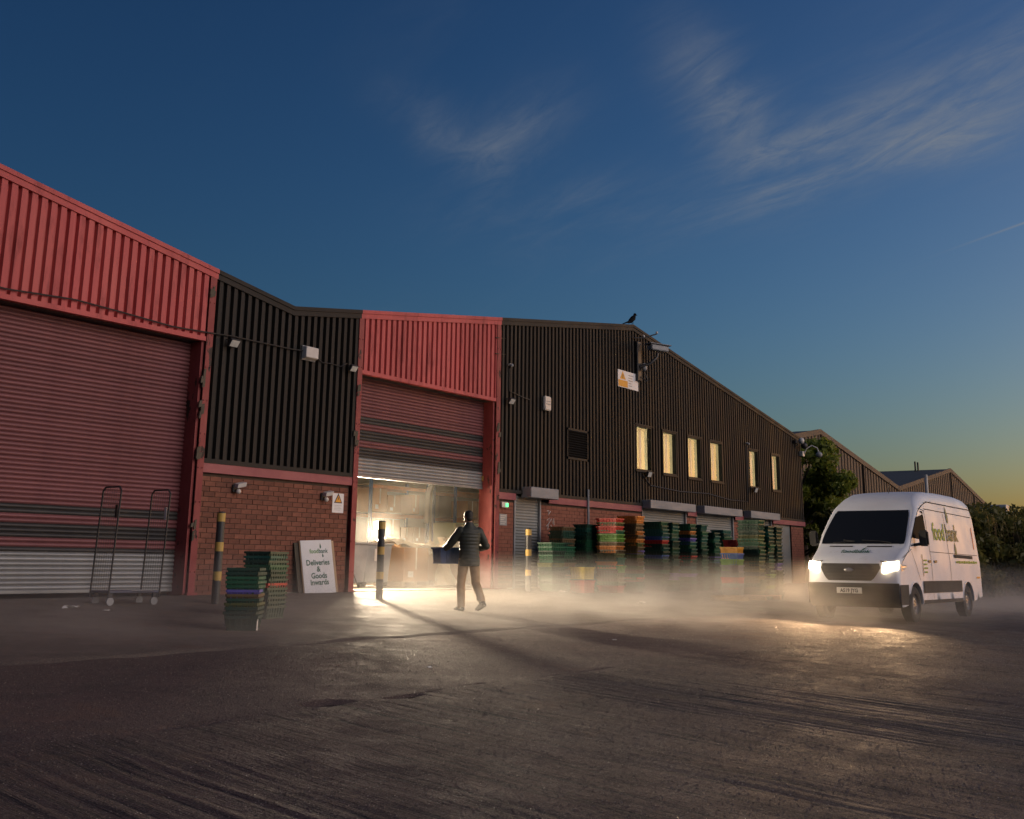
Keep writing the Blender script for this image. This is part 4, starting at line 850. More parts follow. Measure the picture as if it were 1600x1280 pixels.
# work light standing behind the boxes: the bright source in the doorway
def work_light(x, y, zl, d, energy, lens, label):
    t = thing('work_light', label, 'work light', (x, y, .012))
    for a in range(3): MB().cyl((0,0,.7), (.4*math.cos(a*2.1), .4*math.sin(a*2.1), 0), .012, n=6).build('leg', M['dark_steel'], t)
    MB().cyl((0,0,.6), (0,0,zl-.12), .015, n=8).build('mast', M['dark_steel'], t)
    wd = Vector(d).normalized(); ws = wd.cross(Vector((0,0,1))).normalized(); wu = ws.cross(wd)
    MB().obox(Vector((0,0,zl)), ws*.16, wu*.12, wd*.04).build('housing', M['dark_steel'], t)
    MB().obox(Vector((0,0,zl)) + wd*.045, ws*.14, wu*.10, wd*.004).build('lens', lens, t)
    ld = bpy.data.lights.new('work_lamp', 'AREA'); ld.shape = 'RECTANGLE'; ld.size = .28; ld.size_y = .2; ld.energy = energy; ld.color = (1.0, .80, .56); ld.spread = R(165)
    lo = bpy.data.objects.new('work_lamp', ld); C.objects.link(lo); lo.parent = t; lo.location = Vector((0,0,zl)) + wd*.06; lo.rotation_euler = (-wd).to_track_quat('Z', 'Y').to_euler()
LENS = emat('work_lamp_lens', (1.0,.82,.52), 22)
work_light(5.35, 3.9, 1.55, (-.72,-.69,-.02), 380, LENS, 'bright work light on a stand behind the boxes in the doorway')
work_light(1.6, 1.55, 2.0, (-.20,-.95,-.12), 1500, LENS, 'work light on a stand just inside the left door column')

# ------------------------------------------------------------------ van
M['van_white'] = pmat('van_white_paint', (.62,.65,.71), (.54,.56,.61), 1.1, rough=.36, r2=.52, spec=.4, c3=(.36,.34,.32), s3=3.5, lo3=.60, hi3=.82)
M['windscreen'] = pmat('windscreen_glass', (.010,.011,.012), rough=.03, spec=.5)
M['van_glass'] = pmat('van_glass', (.014,.016,.018), rough=.25, spec=.03); M['van_glass'].node_tree.nodes['Principled BSDF'].inputs['IOR'].default_value = 1.08
M['van_trim'] = pmat('van_grey_plastic', (.035,.035,.036), (.05,.05,.05), 5, rough=.7, spec=.15, bump=.0005, bscale=90)
M['tyre'] = pmat('tyre_rubber', (.015,.015,.016), (.025,.025,.025), 6, rough=.85)
M['rim'] = pmat('wheel_steel', (.30,.30,.31), (.22,.22,.23), 5, rough=.4, metal=.6)
M['seam'] = pmat('panel_gap', (.03,.03,.032), rough=.8)
M['headlamp'] = emat('headlamp_lit', (1.0,.80,.50), 38)
M['plate'] = pmat('number_plate', (.62,.60,.56), rough=.4)
def smooth01(t): t = max(0., min(1., t)); return t*t*(3-2*t)
def vw(x, z):
    w = 1.02
    if z > 1.15: w -= (z-1.15)*.082
    if z > 2.2: w -= (z-2.2)*.10
    return w - .07*smooth01((x-1.6)/1.3)
def vD(x, y, z): return (x - .24*smooth01((x-1.7)/1.2)*abs(y/1.0)**2.6, y, z)
FA, RA, WR, AR = 1.95, -1.80, .345, .425
def contour():
    P = []
    def p(x, z, r): P.append((x, z, r))
    p(-2.98,.42,.03)
    def arch(cx):
        a0 = math.asin((.34-WR)/AR)
        for k in range(13):
            a = math.pi - a0*0 - math.pi*k/12; p(cx + AR*math.cos(a), max(.34, WR + AR*math.sin(a)), .0)
    p(-2.6,.36,.0); arch(RA); p(-.6,.34,0); p(.4,.34,0); arch(FA); p(2.62,.30,.02)
    for q in ((2.80,.29,.05), (2.90,.40,.06), (2.93,.60,.06), (2.92,.78,.06), (2.90,.98,.07), (2.86,1.12,.09), (2.78,1.21,.10), (2.60,1.31,.10), (2.35,1.42,.10), (2.14,1.50,.08), (1.85,1.76,.07), (1.55,2.03,.07), (1.27,2.28,.08), (1.10,2.41,.14), (.85,2.54,.18), (.5,2.64,.20), (.0,2.69,.20), (-1.0,2.71,.20), (-2.2,2.70,.20), (-2.75,2.66,.20), (-2.90,2.55,.14), (-2.96,2.2,.10), (-3.0,1.4,.08), (-3.01,.8,.06), (-3.0,.5,.05)): p(*q)
    return P
VX, VY = 7.88, -9.07
van = thing('delivery_van', 'white high roof delivery van with lit headlights and green foodbank lettering', 'van', (VX, VY, gz(VY)), R(178))
def van_body():
    P = contour(); n = len(P)
    nrm = []
    for i in range(n):
        a = Vector(P[i-1][:2]); b = Vector(P[(i+1) % n][:2]); d = (b-a).normalized(); nrm.append(Vector((d.y, -d.x)))
    inn = [(P[i][0]-nrm[i].x*P[i][2], P[i][1]-nrm[i].y*P[i][2]) for i in range(n)]
    bm = bmesh.new(); vs = [bm.verts.new((x, 0, z)) for x, z in inn]; bm.faces.new(vs)
    for z in np.arange(.45, 2.7, .12): bmesh.ops.bisect_plane(bm, geom=list(bm.verts)+list(bm.edges)+list(bm.faces), plane_co=(0,0,z), plane_no=(0,0,1))
    for x in np.arange(-2.8, 2.9, .2): bmesh.ops.bisect_plane(bm, geom=list(bm.verts)+list(bm.edges)+list(bm.faces), plane_co=(x,0,0), plane_no=(1,0,0))
    bm.verts.index_update(); sv = [v.co.copy() for v in bm.verts]; sf = [[v.index for v in f.verts] for f in bm.faces]; bm.free()
    mb = MB()
    for s in (1, -1): mb.add([vD(v.x, s*vw(v.x, v.z), v.z) for v in sv], sf)
    cols = []
    for th in (0, 25, 50, 75, 90): cols.append(('e', R(th)))
    rows = []
    for i in range(n):
        x, z, r = P[i]; w = vw(x, z); row = []
        def pt(y, inw):
            crown = .03*(1-(y/w)**2) if z > 2.3 else 0
            return vD(x - nrm[i].x*inw, y, z - nrm[i].y*inw + crown)
        for th in (0, 25, 50, 75): row.append(pt(w - r + r*math.cos(R(th)), r*(1-math.sin(R(th)))))
        for q in (1, .75, .5, .25, 0, -.25, -.5, -.75, -1): row.append(pt((w-r)*q, 0))
        for th in (75, 50, 25, 0): row.append(pt(-(w - r + r*math.cos(R(th))), r*(1-math.sin(R(th)))))
        rows.append(row)
    m = len(rows[0]); vs = [p for r_ in rows for p in r_]
    mb.add(vs, [(i*m+k, i*m+k+1, ((i+1) % n)*m+k+1, ((i+1) % n)*m+k) for i in range(n) for k in range(m-1)])
    me = mb.mesh('body', smooth=False)
    bm = bmesh.new(); bm.from_mesh(me); bmesh.ops.remove_doubles(bm, verts=bm.verts, dist=.004); bmesh.ops.recalc_face_normals(bm, faces=bm.faces); bm.to_mesh(me); bm.free()
    me.shade_smooth(); me.set_sharp_from_angle(angle=R(35)); return me
vb = obj('body', van_body(), M['van_white'], van)
def side(x, z, s=1, e=.006): 
    p = vD(x, vw(x, z), z); return (p[0], s*(p[1]+e), z)
def sidepoly(name, pts, mat, s=1, e=.006, parent=van, nx=10, nz=6, th=.004):
    # resample polygon as strips in z so it follows the tumblehome
    zs = sorted(set([p[1] for p in pts])); lo, hi = zs[0], zs[-1]
    lev = sorted(set(zs + list(np.linspace(lo, hi, nz+1)))); mb = MB(); rows = []
    for z in lev:
        z_ = min(max(z, lo+1e-4), hi-1e-4); xs = []
        for (xa, za), (xb, zb) in zip(pts, pts[1:]+pts[:1]):
            if (za-z_)*(zb-z_) < 0: xs.append(xa + (xb-xa)*(z_-za)/(zb-za))
        a, b = min(xs), max(xs); rows.append([side(a+(b-a)*k/nx, z, s, e) for k in range(nx+1)])
    vs = [p for r_ in rows for p in r_]
    mb.add(vs, [(j*(nx+1)+i, j*(nx+1)+i+1, (j+1)*(nx+1)+i+1, (j+1)*(nx+1)+i) for j in range(len(rows)-1) for i in range(nx)])
    return mb.build(name, mat, parent, smooth=True, recalc=False)
def strip(x0, z0, x1, z1, w, s, name='panel_gap', mat=None, e=.007, parent=van):
    n = 14; d = Vector((x1-x0, z1-z0)).normalized(); q = Vector((-d.y, d.x))*w/2; mb = MB()
    mb.grid(lambda u, v: side(x0+(x1-x0)*u+q.x*(2*v-1), z0+(z1-z0)*u+q.y*(2*v-1), s, e), n, 1)
    return mb.build(name, mat or M['seam'], parent, recalc=False)
FZ = [(2.80,.29), (2.90,.40), (2.93,.60), (2.92,.78), (2.90,.98), (2.86,1.12), (2.78,1.21), (2.60,1.31), (2.35,1.42), (2.14,1.50), (1.85,1.76), (1.55,2.03), (1.27,2.28)]
def front(y, z, e=.008):
    for (xa, za), (xb, zb) in zip(FZ[:-1], FZ[1:]):
        if za <= z <= zb + 1e-6:
            t = (z-za)/(zb-za); x = xa+(xb-xa)*t; d = Vector((xb-xa, zb-za)).normalized(); nx_, nz_ = d.y, -d.x
            p = vD(x, y, z); return (p[0]+nx_*e, p[1], p[2]+nz_*e)
    return vD(2.9, y, z)
def frontpatch(name, fn, mat, nu=16, nv=6, e=.008, parent=van):
    """fn(u, v) -> (y, z)"""
    mb = MB(); mb.grid(lambda u, v: front(*fn(u, v), e), nu, nv); return mb.build(name, mat, parent, smooth=True, recalc=False)
def lerp(a, b, t): return a+(b-a)*t
ws_ = frontpatch('windscreen', lambda u, v: ((2*u-1)*(lerp(.90,.80,v) - .03*abs(2*v-1)**6), lerp(1.535,2.25,v)), M['windscreen'], 24, 12)
for s in (-1, 1):
    mb = MB(); a = front(s*.10-.02, 1.53, .03); mb.tube([front(s*.62, 1.545, .02), front(s*.30+.15, 1.575, .02), front(s*.2-.2, 1.60, .02)], .009, 5); mb.build('wiper', M['black_plastic'], ws_)
frontpatch('grille', lambda u, v: ((2*u-1)*(lerp(.44,.66,v**.7)-.07*max(0, v-.75)*4), lerp(.80,1.13,v)), M['van_trim'], 18, 8, .010)
gr_ = [c for c in van.children if c.name.startswith('grille')][0]
for k in range(4):
    z = .86+.065*k; MB().grid(lambda u, v: front((2*u-1)*lerp(.42,.58,k/3), z-.010+.02*v, .022), 14, 1).build('grille_bar', M['black_plastic'], gr_, recalc=False)
frontpatch('bumper', lambda u, v: ((2*u-1)*(vw(2.7, .5)-.01), lerp(.295,.755,v)), M['van_trim'], 24, 8, .014)
for s in (-1, 1):
    strip(2.60,1.26,1.98,1.44,.012,s); MB().grid(lambda u, v: front(s*(.60+.30*u**2), 1.175+.02*v-.03*u, .009), 10, 1).build('bonnet_gap', M['seam'], van, recalc=False)
    sidepoly('bumper_corner', [(2.42,.34), (2.90,.34), (2.92,.73), (2.40,.73)], M['van_trim'], s, .010)
    for k in range(2):
        frontpatch('bonnet_slot', lambda u, v: (s*lerp(.15,.66,u), lerp(1.468,1.49,v)), M['seam'], 8, 1, .006) if k == 0 else None
pl = frontpatch('number_plate', lambda u, v: (lerp(.26,-.26,u)+.0, lerp(.555,.665,v)), M['plate'], 10, 2, .026)
text_mb('AS19 JYG', .092, lambda a, b: front(a, .578+b, .030), bold=.003).build('plate_text', M['ink'], pl, recalc=False)
MB().ell(front(0, 1.0, .02), .02, .10, .045, 12, 8).build('badge', M['chrome'], van, smooth=True)
lamp_lights = []
for s in (-1, 1):
    h = frontpatch('headlight', lambda u, v: (s*lerp(.66,.935,u), lerp(.955+.075*u,1.15+.03*u,v)), M['headlamp'], 8, 4, .012)
    sidepoly('headlight_wrap', [(2.42,1.05), (2.80,.99), (2.80,1.14), (2.50,1.13)], M['lens_glass'], s, .008)
    ld = bpy.data.lights.new('headlamp', 'SPOT'); ld.energy = 620; ld.color = (1.0, .62, .32); ld.spot_size = R(80); ld.spot_blend = .8; ld.shadow_soft_size = .05
    lo = bpy.data.objects.new('headlamp', ld); C.objects.link(lo); lo.parent = van; lo.location = (2.90, s*.80, 1.06)
    lo.rotation_euler = Vector((-1, 0, .10)).to_track_quat('Z', 'Y').to_euler()
    # mirrors
    m_ = MB().obox((1.72, s*1.18, 1.66), (.06,0,0), (0,.09,0), (.02,0,.16)).build('mirror', M['van_trim'], van, bevel=.03, segs=2)
    MB().obox((1.66, s*1.18, 1.66), (.004,0,0), (0,.07,0), (.004,0,.13)).build('mirror_glass', M['van_glass'], m_)
    MB().cyl((1.75, s*.98, 1.52), (1.73, s*1.14, 1.55), .03, n=8).build('mirror_arm', M['van_trim'], m_)
    # side glass, seams, strips
    sidepoly('door_window', [(2.00,1.47), (1.92,1.62), (1.33,2.18), (1.10,2.24), (.92,2.24), (.86,1.50), (1.25,1.46), (1.4,1.40), (1.95,1.38)], M['van_glass'], s, .008)
    sidepoly('rub_strip', [(1.46,.56), (1.46,.80), (-1.30,.80), (-1.30,.56)], M['van_trim'], s, .018)
    sidepoly('sill_trim', [(1.50,.345), (1.50,.42), (-1.35,.42), (-1.35,.345)], M['van_trim'], s, .010)
    strip(.80,.44,.80,2.26,.016,s); strip(-.55,.44,-.55,2.24,.016,s); strip(.78,2.30,-2.75,2.24,.016,s); strip(.8,1.40,-2.8,1.36,.010,s)
    strip(1.62,.82,2.02,1.40,.012,s); strip(.8,2.26,1.14,2.30,.012,s)
    strip(.55,2.46,-2.80,2.42,.022,s,'roof_gutter')
    strip(-.9,1.33,-2.35,1.31,.07,s,'door_rail',M['van_trim'],.014)
    for x in (1.02, .62): strip(x,1.20,x-.17,1.20,.05,s,'door_handle',M['black_plastic'],.020)
    strip(-2.62,1.50,-2.62,2.0,.05,s,'tail_light',M['crate_red'],.010)
    strip(-2.55,.86,-2.85,.86,.04,s,'reflector',M['orange_ink'],.010)
    # wheel arch lips
    for cx in (FA, RA):
        mb = MB(); mb.tube([side(cx+(AR+.012)*math.cos(a), WR+(AR+.012)*math.sin(a), s, .0) for a in np.linspace(.06, math.pi-.06, 16)], .016, 5); mb.build('arch_lip', M['van_white'], van, smooth=True)
    # lettering
    f_ = lambda x0, z0, e=.012: (lambda a, b: side(x0 - s*a, z0 + b*1.12, s, e))
    text_mb('food', .46, f_(.42 if s > 0 else -1.5, 1.66), 'LEFT', .008).build('lettering', M['leaf_green_ink'], van, recalc=False)
    text_mb('bank', .46, f_(.42-.95 if s > 0 else -1.5+.95, 1.66), 'LEFT', .008).build('lettering', M['sign_green'], van, recalc=False)
    drop(lambda a, b: side(a, b, s, .012), -.80, 2.24, .40, .20).build('logo_drop', M['sign_green'], van, recalc=False)
    drop(lambda a, b: side(a, b, s, .012), -1.10, 1.50, .30, .20).build('logo_drop', M['sign_green'], van, recalc=False)
    for k in range(9): strip(-1.0-.19*k,1.20,-1.0-.19*k-.15,1.20,.06 if k % 2 else .045,s,'small_lettering',M['leaf_green_ink'],.012)
    for k in range(4): strip(1.32,.98+.08*k,1.12-.03*(k % 2),.98+.08*k,.03,s,'small_lettering',M['leaf_green_ink'],.012)
    strip(1.40,.90,1.40,1.34,.03,s,'small_lettering',M['sign_green'],.012)
    # wheels
    for cx in (FA, RA):
        w = thing('wheel', None, None, (cx, s*.90, WR)); w.parent = van
        mb = MB(); pr = [(.10,.20), (.11,.24), (.11,.31), (.085,WR), (-.085,WR), (-.11,.31), (-.11,.24), (-.10,.20)]; n = 30
        vs = [(r_*math.cos(2*math.pi*i/n), y*1., r_*math.sin(2*math.pi*i/n)) for y, r_ in pr for i in range(n)]
        mb.add(vs, [(j*n+i, j*n+(i+1) % n, (j+1)*n+(i+1) % n, (j+1)*n+i) for j in range(len(pr)-1) for i in range(n)]); mb.build('tyre', M['tyre'], w, smooth=True)
        mb = MB(); pr = [(.095*s,.205), (.06*s,.19), (.05*s,.15), (.075*s,.10), (.08*s,.03), (.08*s,.0)]
        vs = [(r_*math.cos(2*math.pi*i/n), y, r_*math.sin(2*math.pi*i/n)) for y, r_ in pr for i in range(n)]
        mb.add(vs, [(j*n+i, j*n+(i+1) % n, (j+1)*n+(i+1) % n, (j+1)*n+i) for j in range(len(pr)-1) for i in range(n)])
        for k in range(5): a = 2*math.pi*k/5; mb.cyl((.07*math.cos(a), .078*s, .07*math.sin(a)), (.07*math.cos(a), .095*s, .07*math.sin(a)), .014, n=6)
        mb.build('rim', M['rim'], w, smooth=True)
        mb = MB()
        for k in range(10): a = 2*math.pi*k/10; mb.cyl((.150*math.cos(a), .055*s, .150*math.sin(a)), (.150*math.cos(a), .060*s, .150*math.sin(a)), .018, n=8)
        mb.build('rim_hole', M['seam'], w)
MB().box(-2.9, -.9, .40, 2.6, .9, .50).build('underbody', M['van_trim'], van)
text_mb('foodbank', .16, lambda a, b: front(a, 1.345+b*.55, .010), bold=.003).build('bonnet_lettering', M['sign_green'], van, recalc=False)
drop(lambda a, b: front(a, b, .010), .14, 1.43, .09, .06, .5).build('bonnet_drop', M['sign_green'], van, recalc=False)
for y in (-.42, .05, .5): MB().grid(lambda u, v: (lerp(1.02,-2.6,u), y-.012+.024*v, 2.735 - .28*smooth01((u*-3.62+1.02-.3)/.9) if False else 2.0), 2, 1)
MB().tube([(.55,.12,2.66), (.50,.12,2.80), (.38,.12,2.95)], .008, 5).build('aerial', M['black_plastic'], van)
MB().box(-3.06, -.95, .38, -2.98, .95, .58).build('rear_bumper', M['van_trim'], van, bevel=.02)

# ------------------------------------------------------------------ the man carrying a tray
def remesh(mb, voxel, name, smooth_it=6, fn=None):
    me = mb.mesh(name); o = bpy.data.objects.new('tmp', me); C.objects.link(o)
    rm = o.modifiers.new('r', 'REMESH'); rm.mode = 'VOXEL'; rm.voxel_size = voxel; rm.use_smooth_shade = True
    sm = o.modifiers.new('s', 'SMOOTH'); sm.iterations = smooth_it; sm.factor = .5
    dg = bpy.context.evaluated_depsgraph_get(); dg.update()
    out = bpy.data.meshes.new_from_object(o.evaluated_get(dg)); out.name = name
    bpy.data.objects.remove(o); bpy.data.meshes.remove(me)
    if fn:
        for v in out.vertices: v.co = fn(v.co)
    out.shade_smooth(); return out
def limb(mb, pts, rs, n=14, seg=5):
    # smooth tapered limb through joints
    P = [Vector(p) for p in pts]; Q = []; W = []
    for i in range(len(P)-1):
        for k in range(seg): t = k/seg; Q.append(P[i].lerp(P[i+1], t)); W.append(lerp(rs[i], rs[i+1], t))
    Q.append(P[-1]); W.append(rs[-1]); mb.tube(Q, W, n)
    for p, r in zip(P, rs): mb.ell(p, r, r, r, 12, 8)
def rings(mb, rs, n=24):
    # stacked ellipses: (z, cx, cy, rx, ry)
    vs = [(cx + rx*math.cos(2*math.pi*i/n), cy + ry*math.sin(2*math.pi*i/n), z) for z, cx, cy, rx, ry in rs for i in range(n)]; m = len(rs)
    mb.add(vs, [(j*n+i, j*n+(i+1) % n, (j+1)*n+(i+1) % n, (j+1)*n+i) for j in range(m-1) for i in range(n)] + [tuple(range(n-1,-1,-1)), tuple(range((m-1)*n, m*n))])
HIPL, HIPR = (-.095, .0, .93), (.095, -.02, .93)
KNL, ANL = (-.11, .10, .50), (-.11, .07, .10)
KNR, ANR = (.12, -.06, .50), (.135, -.30, .17)
SHL, ELL, HAL = (-.185, .01, 1.43), (-.33, .12, 1.20), (-.355, .36, 1.09)
SHR, ELR, HAR = (.185, -.01, 1.43), (.345, .0, 1.17), (.25, .34, 1.09)
mb = MB()
rings(mb, [(.88,0,0,.14,.10), (1.0,0,0,.14,.095), (1.15,0,.01,.135,.09), (1.35,0,.0,.16,.10), (1.47,0,-.005,.15,.08), (1.52,0,0,.07,.06), (1.62,0,.015,.055,.058)])
limb(mb, [HIPL, KNL, ANL], [.07,.05,.035]); limb(mb, [HIPR, KNR, ANR], [.07,.05,.035])
limb(mb, [SHL, ELL, HAL], [.045,.038,.028]); limb(mb, [SHR, ELR, HAR], [.045,.038,.028])
hx, hy, hz = -.02, .025, 1.695
mb.ell((hx,hy-.005,hz+.012), .077, .096, .105, 20, 16); mb.ell((hx-.012,hy+.045,hz-.06), .05, .05, .055, 14, 10)
mb.ell((hx-.028,hy+.105,hz-.015), .014, .022, .026, 10, 8)
for s in (-1, 1): mb.ell((hx+s*.079, hy-.005, hz-.01), .010, .022, .032, 10, 8)
mb.ell((hx-.026,hy+.096,hz-.060), .024, .010, .008, 10, 6)
for s, H_ in ((-1, Vector(HAL)), (1, Vector(HAR))):
    pd = Vector((-s*.25, .95, -.15)).normalized(); sd = Vector((-s*.9, -.25, .0)).normalized(); dn = Vector((0, 0, -1))
    mb.obox(H_ + pd*.045, pd*.045, dn*.038, sd*.014)
    for k, ln in enumerate((.070,.078,.074,.058)):
        b_ = H_ + pd*.085 + dn*(.030 - .020*k); m1 = b_ + pd*ln*.45 + sd*.012; m2 = m1 + pd*ln*.2 + sd*ln*.38; mb.tube([b_, m1, m2], [.0095,.009,.0075], 8)
    b_ = H_ + pd*.03 - dn*.032; mb.tube([b_, b_ - dn*.022 + pd*.028 + sd*.012, b_ - dn*.026 + pd*.055 + sd*.030], [.012,.0105,.0085], 8)
M['skin'] = pmat('skin', (.42,.24,.16), (.36,.19,.12), 12, rough=.5)
HEAD = R(-28)
man = obj('person', remesh(mb, .0075, 'person', 3), M['skin'], None, (-1.05, -3.87, gz(-3.87)+.012), (0, 0, HEAD))
tag(man, 'person in dark padded jacket and tan trousers carrying a blue tray to the doorway', 'person')
mb = MB()
rings(mb, [(.80,0,-.02,.192,.172), (.88,0,-.02,.198,.174), (1.0,0,-.01,.192,.155), (1.15,0,.0,.192,.138), (1.30,0,-.005,.212,.142), (1.40,0,-.01,.218,.135), (1.47,0,-.01,.19,.115), (1.51,0,-.005,.13,.095), (1.56,-.005,.005,.078,.080), (1.60,-.008,.012,.070,.074)])
limb(mb, [SHL, ELL, (HAL[0]+.005, HAL[1]-.02, HAL[2]+.01)], [.088,.076,.056]); limb(mb, [SHR, ELR, (HAR[0]+.005, HAR[1]-.02, HAR[2]+.01)], [.088,.076,.056])
def quilt(co):
    if abs(co.x) < .21 and .84 < co.z < 1.46:
        r_ = Vector((co.x, co.y, 0)); d = r_.normalized() if r_.length > 1e-4 else Vector((0,1,0)); return co + d*(.011*abs(math.sin(co.z*math.pi/.062))**.6 - .006)
    w = mnoise.noise(co*9); return co + Vector((w*.007, mnoise.noise(co*8+Vector((5,0,0)))*.008, 0))
M['jacket'] = pmat('dark_jacket', (.022,.026,.018), (.035,.04,.028), 6, rough=.55, bump=.001, bscale=60)
obj('jacket', remesh(mb, .011, 'jacket', 4, quilt), M['jacket'], man)
mb = MB()
rings(mb, [(.80,0,-.01,.165,.120), (.90,0,-.01,.172,.128), (1.0,0,-.005,.168,.122)])
limb(mb, [HIPL, KNL, (ANL[0], ANL[1]-.005, .10)], [.105,.082,.074]); limb(mb, [HIPR, KNR, (ANR[0], ANR[1]+.01, .19)], [.105,.082,.074])
mb.ell((-.07,-.06,.90), .095,.085,.10); mb.ell((.07,-.07,.90), .095,.085,.10)
def crease(co):
    f = smooth01((.8-co.z)/.3); w = math.sin(co.z*34+3*mnoise.noise(co*5))*.006*f + mnoise.noise(co*7)*.010; d = Vector((mnoise.noise(co*3), mnoise.noise(co*3+Vector((9,0,0))), 0)); return co + d*w*2
M['trousers'] = pmat('tan_trousers', (.44,.29,.155), (.35,.22,.115), 7, rough=.85, bump=.001, bscale=120)
obj('trousers', remesh(mb, .011, 'trousers', 4, crease), M['trousers'], man)
M['boot'] = pmat('boot_leather', (.014,.011,.009), (.022,.018,.014), 10, rough=.9, spec=.08)
for an, toe, lab in ((ANL, Vector((-.12, .24, .035)), 0), (ANR, Vector((.15, -.10, .045)), 1)):
    a = Vector(an); heel = a + (Vector((0,-.05,-.065)) if lab == 0 else Vector((0,-.075,-.045)))
    mb = MB(); mb.tube([a + Vector((0,.02,.07)), a, a.lerp(heel, .5)], [.050,.056,.054], 12); mb.ell(heel, .048,.055,.045); mb.ell(heel.lerp(toe,.55)+Vector((0,0,.018)), .048,.08,.045); mb.ell(toe, .05,.065,.034)
    mb.tube([heel, heel.lerp(toe,.5), toe], [.045,.046,.044], 10)
    obj('boot', remesh(mb, .009, 'boot', 3), M['boot'], man)
mb = MB(); rings(mb, [(hz+.005,hx,hy-.01,.084,.100), (hz+.05,hx,hy-.01,.086,.104), (hz+.09,hx,hy-.012,.070,.088), (hz+.12,hx,hy-.012,.035,.045)]); mb.ell((hx,hy-.055,hz-.02), .07,.055,.065)
obj('hair', remesh(mb, .009, 'hair', 3), pmat('dark_hair', (.012,.010,.008), (.02,.016,.012), 20, rough=.6, bump=.002, bscale=90), man)
for s in (-1, 1): MB().ell((hx-.018+s*.032, hy+.086, hz+.012), .011,.007,.008, 8, 6).build('eye', M['ink'], man, smooth=True)
ct = obj('crate', CM2, M['crate_blue'], None, (0,0,0), (0,0,0), objmat=True)
rot = Matrix.Rotation(HEAD, 3, 'Z'); ct.location = Vector(man.location) + rot @ Vector((-.16, .46, .84)); ct.rotation_euler = (0, 0, HEAD)
tag(ct, 'dark blue tray held in front of the person', 'crate')

# ------------------------------------------------------------------ beyond
def gable(xl, xr_, xe, yl, zl, zr_, ze, y, depth, name, label):
    t = thing(name, label, 'building')
    def roofz(x): return lerp(zl, zr_, (x-xl)/(xr_-xl)) if x < xr_ else lerp(zr_, ze, (x-xr_)/(xe-xr_))
    corrugated('cladding', M['far_clad'], xl, xe, -1.2, lambda x: roofz(x)-.05, pitch=.5, groove=.2, depth=.05, y=y, parent=t)
    for a, b in ((xl, xr_), (xr_, xe)):
        MB().prism([(a, y-.12, roofz(a)-.22), (b, y-.12, roofz(b)-.22), (b, y-.12, roofz(b)+.05), (a, y-.12, roofz(a)+.05)], (0,.16,0)).build('verge_trim', M['far_clad'], t)
        MB().prism([(a, y+.03, roofz(a)-.12), (b, y+.03, roofz(b)-.12), (b, y+.03, roofz(b)), (a, y+.03, roofz(a))], (0,depth,0)).build('roof', M['far_roof'], t)
    MB().box(xe, y, -1.2, xe+.05, y+depth, ze-.1).build('side_wall', M['far_clad'], t)
    for k in range(3): x = lerp(xl, xe, (k+1)/4); MB().box(x-.05, y-.14, -1.2, x+.05, y-.06, roofz(x)-.25).build('downpipe', M['far_clad'], t)
    return t
gable(26.9, 40.29, 53.86, 0, 5.46, 7.61, 5.456, 4.0, 50, 'far_warehouse', 'brown gabled warehouse behind the tree')
fw = gable(53.9, 66.83, 79.71, 0, 5.456, 7.49, 5.02, 4.0, 50, 'far_warehouse', 'brown gabled warehouse beyond, its grey roof slope showing')
for dx in (-.9, -.2): MB().cyl((66.4+dx,6,7.3), (66.4+dx,6,8.0), .06, n=6).build('roof_vent', M['dark_steel'], fw)
t = thing('far_building', 'low flat grey building at the right edge above the hedge', 'building', (70.4, -1.0, -1.0)); MB().box(-2.6, 0, 0, 12, 8, 5.45).build('wall', M['shutter_grey'], t); MB().box(-2.7, -.1, 5.2, 12, 8, 5.5).build('fascia', M['white_plastic'], t)
for k in range(5): MB().box(-2.6, -.05, 3.0+k*.45, 12, 0, 3.06+k*.45).build('cladding_rail', M['dark_steel'], t)
t = thing('white_container', 'pale blue white tank by the far gable end', 'container', (62.6, -.6, -1.0)); MB().box(-.7, 0, 0, .7, 2, 5.7).build('shell', M['white_plastic'], t, bevel=.05); MB().box(.8, .1, 0, 1.6, 1.6, 4.9).build('annex', M['card'], t)
t = thing('vent_pole', 'thin white post rising beyond the van roof', 'post', (40.0, -1.4, -1)); MB().cyl((0,0,0), (0,0,6.1), .08, n=8).build('post', M['white_plastic'], t)
# foliage
def leafmat(name, c1, c2):
    m, t, b = nmat(name); n = t.nodes; l = t.links
    g = n.new('ShaderNodeNewGeometry'); mx = n.new('ShaderNodeMixRGB'); l.new(g.outputs['Random Per Island'], mx.inputs[0]); mx.inputs[1].default_value = (*c1, 1); mx.inputs[2].default_value = (*c2, 1)
    l.new(mx.outputs[0], b.inputs['Base Color']); b.inputs['Roughness'].default_value = .55
    tl = n.new('ShaderNodeBsdfTranslucent'); l.new(mx.outputs[0], tl.inputs[0]); ms = n.new('ShaderNodeMixShader'); ms.inputs[0].default_value = .5; l.new(b.outputs[0], ms.inputs[1]); l.new(tl.outputs[0], ms.inputs[2]); l.new(ms.outputs[0], n['Material Output'].inputs[0]); return m
M['leaf'] = leafmat('tree_leaves', (.11,.16,.025), (.29,.32,.05)); M['hedge'] = leafmat('hedge_leaves', (.09,.11,.03), (.23,.20,.055)); M['reed'] = leafmat('dry_reeds', (.11,.085,.035), (.17,.11,.045))
M['bark'] = pmat('bark', (.07,.05,.035), (.045,.033,.024), 6, (1,1,.3), .9, bump=.01, bscale=14)
